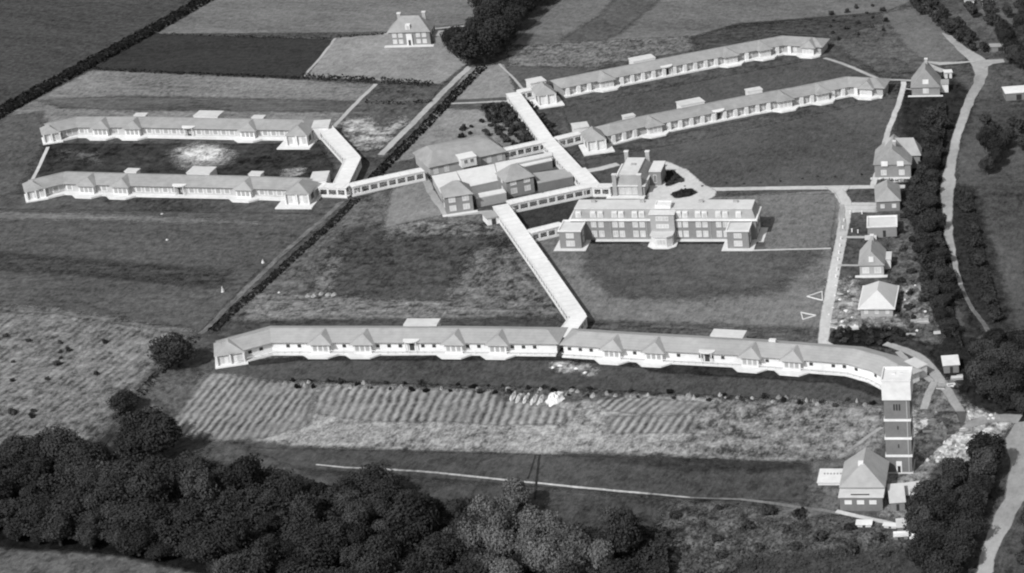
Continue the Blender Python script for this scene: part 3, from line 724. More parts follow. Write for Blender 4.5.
for u, w in ((AL*.3, 1.5), (AL*.5, 1.9), (AL*.7, 1.5)): window(A_, 'f', u, .6, w, 2.2, 0, panes=2)
window(A_, 'r', 4, .8, 1.4, 1.6, AL); window(A_, 'r', 8, .8, 1.4, 1.6, AL)
MB().box(-1.6, AL+.2, -2.4, -.003, 0, .25).build('terrace', M['white'], A_)
ww = MB().box(AL+.003, AL+3.6, AD-9, AD-1, 0, 4.6).build('side_wing', M['brick'], A_)
MB().box(AL+.1, AL+3.8, AD-9.2, AD-.8, 4.6, 4.9).build('flat_roof', M['white2'], ww)
window(ww, 'f', AL+1.8, 1.0, 1.0, 2.6, AD-9, glass='glass')

# ------------------------------------------------------------------ dining hall and kitchen court
D_, DL = house_root('dining_hall', (431,178), (506,162), 'large hall with a long grey hipped roof at the centre of the site', 'hall')
DD = 14
MB().box(0, DL, 0, DD, 0, 3.6).build('wall', M['bricklite'], D_)
mm = MB()
x0,x1,y0,y1 = -.6, DL+.6, -.6, DD+.6
mm.add([(x0,y0,3.6),(x1,y0,3.6),(x1,y1,3.6),(x0,y1,3.6),(x0+3.4,y0+4.6,6.7),(x1-3.4,y0+4.6,6.7),(x1-3.4,y1-4.6,6.7),(x0+3.4,y1-4.6,6.7),(x0+6,DD/2,7.3),(x1-6,DD/2,7.3)],
       [(3,2,1,0),(0,1,5,4),(1,2,6,5),(2,3,7,6),(3,0,4,7),(4,5,9,8),(5,6,9),(6,7,8,9),(7,4,8)])
dr = mm.build('roof', M['tile'], D_)
for i in range(7):
    u = 1.8 + i * (DL - 3.6) / 6
    if abs(u - DL*.47) > 3: window(D_, 'f', u, 1.0, 1.4, 2.0, 0)
    window(D_, 'b', u, 1.0, 1.4, 2.0, DD)
b = MB().box(DL*.38, DL*.58, -2.8, 1.5, 2.2, 5.0).build('projecting_room', M['white2'], D_)
MB().box(DL*.37, DL*.59, -3.0, 1.6, 5.0, 5.25).build('flat_roof', M['white'], b)
window(b, 'f', DL*.44, 3.3, 1.2, 1.4, -2.8, glass='glass'); window(b, 'f', DL*.52, 3.3, 1.2, 1.4, -2.8, glass='glass')

K_ = thing('kitchen_block', G(478,190), 0, 'low kitchen block with white flat roofs in front of the dining hall', 'kitchen')
def roofpoly(px, z, base, mat='white2', wallm='bricklite', wname='wall'):
    P = [Vector(G(x, y, z)[:2]) for x, y in px]
    o = MB().prism(P, base, z - .25).build(wname, M[wallm], K_, True)
    c = sum(P, Vector((0, 0))) / len(P)
    P2 = [c + (p - c) * 1.02 for p in P]
    MB().prism(P2, z - .25, z).build('flat_roof', M[mat], o, True)
roofpoly([(432,176),(456,171.5),(464,188),(441,192.5)], 3.0, 0)
roofpoly([(457,171),(494,164),(498,180),(466,187)], 3.3, 0, 'white2')
roofpoly([(495.5,163),(551,152),(552,155),(515,163),(520,175),(499,179)], 3.5, 0)
roofpoly([(474,194),(503,188.5),(506,192),(476,198)], 3.1, 0)
roofpoly([(533,173),(571,168),(573,176),(538,183)], 2.9, 0, 'deckdark', 'brickdark')
roofpoly([(517,164),(551,157.5),(552,160),(519,167.5)], 2.7, 0, 'white2', 'brickdark')
def small_house(name, p0, p1, dep, eave, ridge, label, wall='brick', tile='tile', rows=2, cols=2, roof='pyramid', group=None, cat='house', inset=None, terrace=True, wins=(1.3, 1.5), z1=1.0):
    r, L = house_root(name, p0, p1, label, cat, group)
    MB().box(0, L, 0, dep, 0, eave).build('wall', M[wall], r)
    m = MB()
    if roof == 'pyramid': m.hip(-.45, L+.45, -.45, dep+.45, eave+.003, ridge, min(L, dep)/2*.95, 'x' if L >= dep else 'y')
    elif roof == 'gable_front':
        m.add([(-.4,-.4,eave+.003),(L+.4,-.4,eave+.003),(L+.4,dep+.4,eave+.003),(-.4,dep+.4,eave+.003),(L/2,-.4,ridge),(L/2,dep+.4,ridge)], [(3,2,1,0),(0,1,4),(1,2,5,4),(2,3,5),(3,0,4,5)])
    rf = m.build('roof', M[tile], r)
    for i in range(rows):
        for j in range(cols):
            u = L * (j + .5) / cols
            window(r, 'f', u, z1 + i * 2.7, wins[0], wins[1], 0)
    for i in range(rows):
        window(r, 'r', dep*.5, z1 + i * 2.7, 1.2, 1.4, L); window(r, 'l', dep*.5, z1 + i * 2.7, 1.2, 1.4, 0)
        window(r, 'b', L*.5, z1 + i * 2.7, 1.2, 1.4, dep)
    if terrace: MB().box(-1.3, L+1.0, -1.4, -.003, 0, .2).build('terrace', M['white2'], r)
    return r, L, rf
small_house('staff_house', (447,215), (474,211), 7.5, 5.6, 9.0, 'square brick house with pointed roof at the lower left corner of the kitchen court', cols=2, wins=(1.9,1.7))
small_house('staff_house', (508,198), (535,192), 8.0, 5.2, 8.8, 'square brick house with a pointed hip roof on the right side of the kitchen court', cols=2, wins=(1.9,1.7), terrace=False)

# small porch by the walkway head
r, L = house_root('entrance_porch', (488,226), (502,223), 'small low porch with a white front below the kitchen court, beside the walkway head', 'porch')
MB().box(0, L, 0, 4.5, 0, 2.2).build('wall', M['white'], r); MB().box(-.2, L+.2, -.2, 4.7, 2.2, 2.5).build('flat_roof', M['deckdark'], r)
MB().box(L*.3, L*.6, -.06, .02, .1, 1.9).build('door', M['glass'], r)

# ------------------------------------------------------------------ far house
r, L = house_root('country_house', (390,46), (431,45), 'brick house with two chimneys and white windows, alone on its lawn in the far fields', 'house')
dp = 9.5
MB().box(0, L, 0, dp, 0, 5.0).build('wall', M['brick'], r)
rf = MB().hip(-.5, L+.5, -.5, dp+.5, 5.003, 9.6, 4.6, 'x').build('roof', M['tile'], r)
chimney(r, 3.0, dp-3.0, 6.0, 10.2, 1.2, 1.0); chimney(r, L-2.6, dp-3.0, 6.0, 10.5, 1.2, 1.0)
for z in (.8, 3.1):
    for u in (2.0, 4.1, L-4.1, L-2.0): window(r, 'f', u, z, 1.4, 1.5, 0)
b = MB().box(L/2-1.0, L/2+1.0, -.5, .02, 0, 4.4).build('porch', M['white2'], r)
MB().box(L/2-.4, L/2+.4, -.56, -.48, .1, 2.2).build('door', M['glass'], b)
d = MB().box(L/2-1.1, L/2+.5, .4, 3.2, 5.6, 7.5).build('dormer', M['white'], rf)
MB().box(L/2-.7, L/2+.1, .33, .41, 6.0, 7.2).build('pane', M['glasslit'], d)
MB().box(-1.6, L+1.2, -1.8, -.003, 0, .25).build('terrace', M['white2'], r)
for v in (3, 6.5): window(r, 'r', v, 3.1, 1.2, 1.4, L); window(r, 'r', v, .8, 1.2, 1.4, L)
w = MB().box(L+.003, L+3.4, 2.4, 7.5, 0, 2.6).build('scullery', M['brick'], r)
MB().box(L+.05, L+3.6, 2.2, 7.7, 2.6, 2.8).build('flat_roof', M['deckdark'], w)

# ------------------------------------------------------------------ houses down the right side
r, L, rf = small_house('gabled_house', (912,96), (940,95.5), 9, 3.0, 9.6, 'steep gabled house at the top of the drive, next to the road junction', roof='gable_front', rows=1, cols=1, wall='brick', tile='tile', z1=.9, wins=(1.9,1.7))
MB().box(L/2-1.0, L/2+1.0, -.5, -.38, 4.3, 5.9).build('gable_window', M['white'], r)
b = MB().box(L+.003, L+2.8, 2.5, 7, 0, 3.0).build('side_room', M['white2'], r); MB().box(L+.05, L+3, 2.3, 7.2, 3.0, 3.2).build('flat_roof', M['deckdark'], b)
chimney(rf, L/2+.2, 6.5, 8, 11.0)

r, L, rf = small_house('gabled_house', (875,178), (911,177.5), 12, 4.4, 9.6, 'larger gabled house with four white front windows, on the far side of the drive', roof='gable_front', rows=1, cols=2, wall='brick', z1=.9, wins=(1.7,1.7))
for u in (L*.28, L*.72): MB().box(u-1.0, u+1.0, -.5, -.38, 4.0, 5.6).build('gable_window', M['white'], r)
MB().box(L*.35, L+2.6, 7.0, 12.6, 0, 4.6).build('cross_wing', M['brick'], r)
MB().hip(L*.2, L+3.1, 6.4, 13.2, 4.603, 9.3, 1.0, 'x', inset2=2.4).build('cross_roof', M['tilelite'], r)
chimney(rf, L*.55, 4.2, 7.5, 10.6); MB().box(L*.45, L+4.0, -3.6, -1.5, 0, .12).build('paving', M['white2'], r)

small_house('garage_building', (877,211.5), (900,210.5), 12, 3.2, 6.4, 'square store building with a hipped tile roof beside the pale forecourt', rows=1, cols=2, wall='brickdark', terrace=False, cat='store building', wins=(1.2,1.2))
r, L = house_root('flat_roofed_store', (868,238), (897,237), 'low brick store with a white-edged flat roof below the hip-roofed store', 'store building')
MB().box(0, L, 0, 7.6, 0, 3.1).build('wall', M['brick'], r)
MB().box(-.1, L+.1, -.1, 7.7, 3.1, 3.3).build('flat_roof', M['deck'], r)
m = MB(); parapet(m, -.25, L+.25, -.25, 7.85, 3.3, .3, .4); m.build('parapet', M['white'], r)
MB().box(L*.52, L*.62, -.07, .02, .2, 2.2).build('door', M['dark'], r)
MB().box(-.9, L*.3, -1.5, -.3, 0, 1.0).build('ramp', M['deck'], r)

r, L, rf = small_house('gabled_house', (860,276), (884,275.5), 10, 3.2, 7.6, 'small gabled cottage with a central dormer between the flat-roofed store and the pale hipped roof', roof='gable_front', rows=1, cols=2, wall='bricklite', tile='tilelite', z1=.8, wins=(1.9,1.8))
MB().box(L*.4, L*.6, -.6, 1.0, 4.4, 6.0).build('dormer', M['white'], r)
b = MB().box(L+.003, L+1.8, 4, 9, 0, 3.0).build('side_room', M['white2'], r); MB().box(L+.05, L+2, 3.8, 9.2, 3.0, 3.2).build('flat_roof', M['deck'], b)
chimney(rf, L*.5, 8, 6.5, 9.0)

r, L, rf = small_house('bungalow', (861,317), (893,317), 13, 2.9, 6.3, 'bungalow with a broad pale pyramid roof amid building debris', rows=1, cols=3, wall='bricklite', tile='tilewhite', terrace=False, cat='bungalow', wins=(1.0,1.1), inset=None)
MB().box(-.7, L+.7, -.7, 13.7, 2.55, 2.9).build('eaves_board', M['white'], r)

# lone outbuildings on the right
def shed(label, p0, p1, dep, h, mat='white', wall='brickdark', name='shed', slope=0.0):
    r, L = house_root(name, p0, p1, label, 'shed')
    MB().box(0, L, 0, dep, 0, h).build('wall', M[wall], r)
    MB().add([(-.3,-.3,h+.003),(L+.3,-.3,h+.003),(L+.3,dep+.3,h+slope+.003),(-.3,dep+.3,h+slope+.003),(-.3,-.3,h+.2),(L+.3,-.3,h+.2),(L+.3,dep+.3,h+slope+.2),(-.3,dep+.3,h+slope+.2)],
             [(3,2,1,0),(4,5,6,7),(0,1,5,4),(1,2,6,5),(2,3,7,6),(3,0,4,7)]).build('roof', M[mat], r)
    MB().box(L*.4, L*.6, -.06, .02, .1, min(2, h*.8)).build('door', M['dark'], r)
    return r, L
shed('white-roofed shed beside the curving track, right of the tower top', (944,374), (959,373), 5, 2.4)
shed('bright white-roofed shed on the right edge by the road junction', (1006,101), (1032,99), 6, 2.6)
shed('long low shed with a pale roof in the trees on the upper right edge', (989,52), (1012,51), 3, 1.8, 'deckdark')
for p0, p1, lb in (((966,6),(974,5.5),'small pale cottage at the top right corner, left of the pair'), ((983,7),(992,6.5),'small pale cottage at the top right corner, right of the pair')):
    small_house('cottage', p0, p1, 5, 2.2, 4.2, lb, wall='white2', tile='tile', rows=1, cols=2, terrace=False, wins=(.8,.9), group='distant cottages at the top right')
shed('little flat white tank house right of the steep gabled house', (945,79), (952,78.5), 2.5, 2.2, 'white', 'white2')

# ------------------------------------------------------------------ tower
r, L = house_root('water_tower', (887,474), (912.5,474), 'tall square brick water tower with white bands and a bright white tank on top', 'water tower')
TD = L * .98
ZB = 19.6
MB().box(0, L, 0, TD, 0, ZB).build('shaft', M['towerbrick'], r)
for z in (4.6, 9.2, 14.0):
    MB().box(-.18, L+.18, -.18, TD+.18, z, z+.55).build('string_course', M['white'], r)
tk = MB().box(-.35, L+.35, -.35, TD+.35, ZB+.003, ZB+4.9).build('tank', M['white'], r)
m = MB(); parapet(m, -.45, L+.45, -.45, TD+.45, ZB+4.9, .45, .25); m.build('parapet', M['white'], tk)
m = MB(); m.box(L*.3, L*.44, TD*.55, TD*.7, ZB+4.9, ZB+5.1); m.box(L*.6, L*.72, TD*.6, TD*.72, ZB+4.9, ZB+5.0); m.build('hatch', M['white2'], tk)
for i in range(3): MB().box(L*.36 + i*.62, L*.36 + i*.62 + .36, -.05, .02, 16.8, 18.4).build('slit_window', M['dark'], r)
for z in (7.0, 11.8): MB().box(L*.48, L*.53, -.05, .02, z, z+.9).build('slit_window', M['dark'], r)
MB().box(L*.38, L*.60, -.12, .02, .1, 3.4).build('doorway', M['white'], r)
MB().box(L*.43, L*.55, -.16, -.115, .1, 2.2).build('door', M['dark'], r)
for z in (6, 10.5, 16.2): MB().box(L-.02, L+.05, TD*.42, TD*.58, z, z+1.2).build('slit_window', M['dark'], r)

MB().box(L*.86, L*.9, -.14, -.003, 0, ZB-.3).build('downpipe', M['deckdark'], r)
MB().box(-.25, L+.25, -.25, TD+.25, 0, .5).build('plinth', M['deck'], r)
# ------------------------------------------------------------------ boiler house
r, L = house_root('boiler_house', (839,511), (883,511), 'brick boiler house with tall hipped roof and three white windows beside the tower foot', 'boiler house')
MB().box(.3, L, 0, 3.2, 0, 3.6).build('front_range', M['towerbrick'], r)
MB().box(0, L+.3, -.3, 3.4, 3.6, 3.9).build('flat_roof', M['deck'], r)
MB().box(.3, L-.003, 3.2, 14.5, 0, 4.4).build('wall', M['brick'], r)
rf = MB().hip(-.1, L+.4, 2.9, 14.9, 4.403, 8.5, 4.4, 'y', inset2=.6).build('roof', M['tilelite'], r)
MB().box(L*.40, L*.52, 7.0, 8.0, 6.8, 8.6).build('roof_light', M['white'], rf)
for u in (L*.22, L*.5, L*.78): window(r, 'f', u, 1.8, 1.6, 1.0, 0, panes=3, frame='white', glass='white2')
for v in (5, 8.5, 12): window(r, 'r', v, 1.4, 1.2, 1.8, L)
MB().box(L*.28, L*.7, .4, .7, 3.9, 4.05).build('roof_rail', M['dark'], r)
b, L2 = house_root('coal_store', (818,486), (842,486), 'low coal store with a bright white flat roof left of the boiler house', 'coal store')
MB().box(0, L2, 0, 6.0, 0, .9).build('wall', M['white2'], b); MB().box(-.2, L2+.2, -.2, 6.2, .9, 1.1).build('flat_roof', M['white'], b)
m = MB()
for i in range(6): m.box(1 + i*.75, 1.3 + i*.75, 3.4, 3.9, 1.1, 1.3)
m.build('vent', M['deckdark'], b)
shed('grey narrow shed between the boiler house and the dark trees', (891,512), (905,511), 8, 2.4, 'deck', 'brickdark')
shed('flat pale shed below the narrow shed, at the foot of the slope', (898,535), (912,534), 3.2, 2.0, 'deck', 'brickdark')
shed('small bright white shed on the slope below the boiler house', (857,528), (871,528), 1.6, .9, 'white', 'white2')
shed('low white trough roof on the slope, right of the small white shed', (884,528), (896,529), .9, .7, 'white', 'white2')
# two parked flat carts (pale)
def cart(p, ang, label):
    c = G(*p); r = thing('flat_cart', c, ang, label, 'cart', 'pale flat carts parked below the boiler house')
    MB().box(-1.7, 1.7, -.8, .8, .75, .95).build('bed', M['white2'], r)
    m = MB(); m.box(-1.7, 1.7, -.85, -.75, .95, 1.3); m.box(-1.7, 1.7, .75, .85, .95, 1.3); m.build('side_board', M['white'], r)
    for x in (-1.1, 1.1):
        for y in (-.9, .9):
            m = MB(); n = 12; vs = []
            for yy in (y-.06, y+.06): vs += [(x + .45*math.cos(i*6.2832/n), yy, .45 + .45*math.sin(i*6.2832/n)) for i in range(n)]
            m.add(vs, [tuple(range(n)), tuple(range(2*n-1, n-1, -1))] + [(i, n+i, n+(i+1) % n, (i+1) % n) for i in range(n)]); m.build('wheel', M['wood'], r)
    MB().bar((1.7, 0), (3.2, 0), .12, .7, .82).build('shaft', M['wood'], r)
cart((901,538), .1, 'pale flat cart nearest the flat pale shed below the boiler house')
cart((918,541), -.25, 'pale flat cart at the edge of the dark trees, right of the other cart')

# ------------------------------------------------------------------ heaps, posts and lawn frames
def heap(p, w, d, h, mat, label, group, name='spoil_heap', n=60):
    c = G(*p); m = MB(); R = random.Random(int(p[0]*31 + p[1]))
    seg, rings = 14, 5; vs = [(0, 0, h * R.uniform(.8, 1.1))]
    for i in range(1, rings + 1):
        t = i / rings
        for j in range(seg):
            a = j * 6.2832 / seg; k = t * R.uniform(.75, 1.2)
            vs.append((w/2 * k * math.cos(a), d/2 * k * math.sin(a), max(0, h * (1 - t) * R.uniform(.5, 1.3)) if i < rings else -.05))
    fs = [(0, 1 + j, 1 + (j+1) % seg) for j in range(seg)]
    for i in range(rings - 1):
        for j in range(seg):
            a = 1 + i*seg + j; b = 1 + i*seg + (j+1) % seg; fs.append((a, a + seg, b + seg, b))
    m.add(vs, fs)
    o = m.build(name, M[mat]); o.location = c
    return tag(o, label, 'heap', group)
heap((555,399), 5.2, 9, 1.8, 'chalk', 'bright white chalk heap at the edge of the hay field below the ward gap', None)
for x, y, w in ((560,366,6.5), (576,369,6), (585,373,5), (553,368,4)): heap((x,y), w*.3, 1.5, .5, 'chalk', 'pale spoil heap just in front of the gap between the foreground wards', 'pale heaps in front of the ward gap')
for x, y in ((513,397),(519,398),(526,399),(534,400),(541,400)): heap((x,y), 1.6, 7, .9, 'deck', 'narrow pale hay heap in the short row left of the white chalk heap', 'narrow hay heaps beside the chalk heap', 'hay_heap')
for x, y, w in ((836,286,2.5),(840,300,3),(846,311,4),(842,322,3.5),(833,308,2),(852,318,2.5),(835,296,2),(848,292,2),(829,315,2),(855,326,3),(844,332,2)): heap((x,y), w*.45, w*.8, .5, 'chalk', 'small white builder\'s heap on the churned ground left of the bungalow', 'builder\'s heaps left of the bungalow', 'builders_heap')
for x, y, w in ((908,292,3),(922,298,5),(930,292,3),(938,306,3),(925,312,3),(912,306,3.4),(943,312,2.6),(889,329,3.4),(917,331,2.4),(915,286,2),(933,300,3),(905,300,2),(920,320,3)): heap((x,y), w*.5, w*.8, .5, 'chalk', 'small pale builder\'s heap on the ground right of the bungalow', 'builder\'s heaps right of the bungalow', 'builders_heap')
R = random.Random(5)
for i in range(60):
    x = R.uniform(915, 1000); y = R.uniform(410, 462)
    if x > 975 and y > 440: continue
    w = R.uniform(.6, 1.8); heap((x, y), w, w*1.3, R.uniform(.3, .9), R.choice(['chalk','rubble','deck','rubble']), 'small heap of rubble on the pale builders\' yard right of the tower', 'rubble heaps in the builders\' yard', 'rubble_heap')
for i in range(46):
    x = R.uniform(285, 880); y = 384 + (x-285)/595*20 + R.uniform(-3, 3)
    if 545 < x < 565: continue
    w = R.uniform(.8, 2.0); heap((x, y), w, w*1.4, R.uniform(.5, 1.2), R.choice(['rubble','wood','rubble']), 'small pale clod heap along the top edge of the hay field', 'clod heaps along the top of the hay field', 'clod_heap')
for x, y, h in ((223,292,1.8), (263,263,1.2), (279,293,.5), (167,240,.4), (162,214,.3)):
    heap((x,y), 1.0, 1.0, h, 'deck', 'small pale heap standing in the open field below the left wards', 'pale heaps in the left field', 'hay_heap')
for x in (398,404,411,418,424): heap((x-90, 294 + (x % 3)), 1.8, 3, .7, 'rubble', 'small rubble heap at the lower left corner of the dark centre field', 'rubble heaps in the centre field', 'rubble_heap')
R = random.Random(12)
for (x0, y0, x1, y1, n, where) in ((940,376,962,392,7,'beside the curving track near the white-roofed shed'), (900,322,940,336,6,'on the churned ground right of the bungalow'), (826,322,858,334,5,'on the churned ground left of the bungalow'), (918,418,975,445,9,'on the pale yard right of the tower')):
    for i in range(n):
        c = G(R.uniform(x0, x1), R.uniform(y0, y1)); a = R.uniform(-.5, .5); l = R.uniform(1.2, 3.2); w_ = R.uniform(.5, 1.1); h = R.uniform(.3, 1.0)
        r = thing('timber_stack', c, a, 'low stack of pale timber ' + where, 'timber stack', 'timber stacks ' + where)
        for q in range(3): MB().box(-l/2 + R.uniform(-.1,.1), l/2 + R.uniform(-.1,.1), -w_/2, w_/2, h*q/3 + .004*q, h*(q+1)/3).build('board', M[R.choice(['deck','white2','wood','deckdark'])], r)
r, L = house_root('loading_platform', (904,499), (924,496), 'flat pale loading platform right of the narrow grey shed', 'platform')
MB().box(0, L, 0, 5.5, 0, .8).build('wall', M['brickdark'], r); MB().box(-.1, L+.1, -.1, 5.6, .8, .95).build('deck', M['deck'], r)
# white posts by the drive
first = None
for x, y in ((844,222),(843,229),(841,240),(840,247),(839,254),(838,261),(837,271),(836,278),(858,233),(852,232),(862,214),(850,214)):
    if first is None:
        first = thing('marker_post', G(x, y), 0, 'short white post beside the drive below the junction', 'post', 'white posts along the drive')
        MB().box(-.15, .15, -.15, .15, 0, .9).build('shaft', M['white'], first); MB().box(-.2, .2, -.2, .2, .9, 1.05).build('cap', M['white'], first)
    else:
        o = first.copy(); COL.objects.link(o); o.location = G(x, y)
        for ch in list(first.children): cc = ch.copy(); COL.objects.link(cc); cc.parent = o
for tri, lb in (([(807,297),(822,292),(822.5,301)], 'white triangular frame lying on the lawn, nearer the cottage path'), ([(801,313),(816,316),(803,320)], 'white triangular frame lying on the lawn, nearer the foreground ward')):
    P = [Vector(G(*p)[:2]) for p in tri]; o0 = P[0]
    r = thing('triangular_frame', (o0.x, o0.y, 0), 0, lb, 'frame')
    for i in range(3): MB().bar(P[i], P[(i+1) % 3], .24, .1, .3 + .01*i).build('rail', M['white'], r, True)

# ------------------------------------------------------------------ vegetation
def crown_mesh(name, seed, rad=4.0, hgt=5.5, n=1500, lobes=16, leaf=.75):
    R = random.Random(seed); vs = []; fs = []
    L = []
    for i in range(lobes):
        a = R.uniform(0, 6.2832); t = R.random() ** .6; zz = R.uniform(-.85, 1)
        rr = rad * .66 * t * math.sqrt(max(0.05, 1 - (abs(zz)) ** 2 * .8))
        L.append((rr * math.cos(a), rr * math.sin(a), zz * hgt * .36, R.uniform(.32, .56) * rad))
    for k in range(n):
        cx, cy, cz, r = R.choice(L)
        u = R.uniform(-1, 1); a = R.uniform(0, 6.2832); q = math.sqrt(1-u*u); rr = r * R.uniform(.72, 1.08)
        c = Vector((cx + rr*q*math.cos(a), cy + rr*q*math.sin(a), cz + rr*u*.85))
        nrm = Vector((q*math.cos(a), q*math.sin(a), u)) + Vector((R.gauss(0,.5), R.gauss(0,.5), R.gauss(0,.5)))
        nrm.normalize(); t1 = nrm.orthogonal().normalized(); t2 = nrm.cross(t1)
        ang = R.uniform(0, 3.14); s = leaf * R.uniform(.5, 1.1)
        e1 = (t1*math.cos(ang) + t2*math.sin(ang)) * s; e2 = (t2*math.cos(ang) - t1*math.sin(ang)) * s * .7
        b = len(vs); vs += [tuple(c-e1), tuple(c+e2), tuple(c+e1), tuple(c-e2)]; fs.append((b, b+1, b+2, b+3))
    me = bpy.data.meshes.new(name); me.from_pydata(vs, [], fs); me.update(); return me
def trunk_mesh(seed, h=5.0, r=.35):
    R = random.Random(seed); m = MB(); m.cyl(0, 0, 0, h, r, r*.5, 8)
    for i in range(5):
        a = i * 1.3 + R.random(); z = h * R.uniform(.5, .9); d = Vector((math.cos(a), math.sin(a), .9)) * R.uniform(1.5, 2.5)
        s = d.cross(Vector((0,0,1))).normalized() * r*.35; t = Vector((0,0,1)) * r*.35; b = Vector((0,0,z)); e = b + d
        m.add([b-s, b-t, b+s, b+t, e-s*.4, e-t*.4, e+s*.4, e+t*.4], [(0,1,5,4),(1,2,6,5),(2,3,7,6),(3,0,4,7),(4,5,6,7)])
    me = bpy.data.meshes.new('trunk'); me.from_pydata(m.v, [], m.f); me.materials.append(M['bark']); return me
CROWNS = {}
for key in ('dark', 'mid', 'lite'):
    CROWNS[key] = []
    for s in range(4):
        me = crown_mesh('crown', 100 + s, 4.0, 5.0, 8000, 30, .30); me.materials.append(LEAF[key]); CROWNS[key].append(me)
BIG = []
for s in range(3):
    me = crown_mesh('crown', 300 + s, 4.2, 5.5, 10000, 40, .29); me.materials.append(LEAF['dark']); BIG.append(me)
SHRUB = {}
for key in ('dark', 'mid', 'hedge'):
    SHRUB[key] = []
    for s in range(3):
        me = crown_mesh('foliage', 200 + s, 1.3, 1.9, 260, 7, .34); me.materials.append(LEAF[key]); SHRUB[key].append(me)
TRUNKS = [trunk_mesh(s) for s in range(2)]
TR = random.Random(99); TREES = []
def tree(p, label, group=None, size=1.0, tall=1.0, kind='dark', name='broadleaf_tree', big=False, world=None):
    c = G(*p) if world is None else world
    TREES.append((c, label, group, size, tall, kind, name, big, len(TREES)))
def plant(c, label, group, size, tall, kind, name, big, k):
    r = thing(name, c, TR.uniform(0, 6.28), label, 'tree', group)
    t = bpy.data.objects.new('trunk', TRUNKS[TR.randrange(2)]); COL.objects.link(t); t.parent = r; t.scale = (size, size, size*tall)
    me = TR.choice(BIG) if big else TR.choice(CROWNS[kind])
    o = bpy.data.objects.new('crown', me); COL.objects.link(o); o.parent = r
    o.location = (0, 0, 5.0 * size * tall); o.scale = (size*TR.uniform(.8,1.2), size*TR.uniform(.8,1.2), size*tall)
    return r
def shrub(p, label, group=None, size=1.0, kind='dark', name='shrub', world=None):
    c = G(*p) if world is None else world
    o = bpy.data.objects.new(name, TR.choice(SHRUB[kind])); COL.objects.link(o)
    o.location = (c.x, c.y, .75 * size); o.scale = (size, size, size * TR.uniform(.8, 1.15)); o.rotation_euler = (0, 0, TR.uniform(0, 6.28))
    return tag(o, label, 'shrub', group)
def inpoly(x, y, P):
    c = False; j = len(P) - 1
    for i in range(len(P)):
        if (P[i][1] > y) != (P[j][1] > y) and x < (P[j][0]-P[i][0]) * (y-P[i][1]) / (P[j][1]-P[i][1]) + P[i][0]: c = not c
        j = i
    return c
def scatter(px, spacing, fn, maxn=400, tries=9000, seed=1):
    R = random.Random(seed); P = [tuple(G(x, y)[:2]) for x, y in px]
    xs = [p[0] for p in P]; ys = [p[1] for p in P]; pts = []
    for _ in range(tries):
        x = R.uniform(min(xs), max(xs)); y = R.uniform(min(ys), max(ys))
        if not inpoly(x, y, P): continue
        if any((x-a)**2 + (y-b)**2 < spacing**2 for a, b in pts): continue
        pts.append((x, y)); fn(Vector((x, y, 0)), R)
        if len(pts) >= maxn: break
    return pts
# the wood along the bottom
def wood(c, R):
    tree(None, 'dark round-crowned tree in the dense wood along the lower left edge', 'trees of the lower left wood', R.choice([.5,.6,.75,.85,1.0,1.15]) * R.uniform(.9,1.1), R.uniform(.65, 1.3), R.choice(['dark','dark','mid']), world=c)
scatter([(-40,478),(60,472),(150,480),(220,490),(300,500),(345,508),(400,520),(470,522),(500,540),(560,552),(640,545),(665,548),(672,610),(600,625),(420,625),(235,620),(215,574),(120,552),(0,543),(-40,545)], 5.0, wood, 295, seed=3, tries=16000)
def pale(c, R): tree(None, 'paler willow-like tree among the dark wood at bottom centre', 'pale trees at bottom centre', R.uniform(.85, 1.1), R.uniform(1.05, 1.3), 'lite', world=c)
scatter([(478,520),(520,510),(545,540),(620,590),(480,610)], 5.5, pale, 16, seed=8)
tree((613,535), 'single pale tree right of the willow clump at bottom centre', None, .8, 1.1, 'lite')
# separate trees near the wood
tree((176,368), 'big round dark tree on the lane left of the foreground ward', None, 1.35, .8, 'dark', big=True)
tree((126,412), 'medium dark round tree below the big lane tree', None, .8, .8, 'dark', big=True)
for p, s in (((148,447),1.3), ((165,460),1.35), ((138,462),1.1)): tree(p, 'dark tree in the tight clump at the lower left end of the hay field', 'clump at the hay field corner', s, 1.0, 'dark')
for p, s in (((65,470),1.3), ((45,468),1.0), ((20,470),1.0), ((90,478),1.1)): tree(p, 'dark tree on the top edge of the left part of the wood', 'trees on the top edge of the wood', s, 1.0, 'dark', big=True)
for p, s in (((372,498),1.15), ((390,505),1.05), ((352,498),.9), ((408,512),.8)): tree(p, 'very dark spreading tree crossing the pale field track', 'dark trees on the field track', s, .8, 'dark', big=True)
for i in range(24):
    x = TR.uniform(0, 150); y = TR.uniform(335, 425)
    if x > 240 - y * .35: continue
    shrub((x, y), 'small dark bush in the rough stubble field at left', 'bushes in the left stubble field', TR.uniform(.5, 1.0), 'mid')
# far clump
for p, s in (((470,66),1.5),((485,62),1.4),((498,52),1.4),((478,48),1.3),((490,38),1.4),((502,30),1.4),((510,18),1.4),((520,6),1.4),((496,22),1.3),((486,14),1.2),((533,-2),1.4),((545,-10),1.4),((505,2),1.2),((458,56),1.2),((505,44),1.2),((515,30),1.1),((526,18),1.1),((540,6),1.0),((556,-4),1.0)):
    tree(p, 'tall dark tree in the clump between the far house and the far fields', 'dark clump by the far house', s, 1.05, 'dark', big=True)
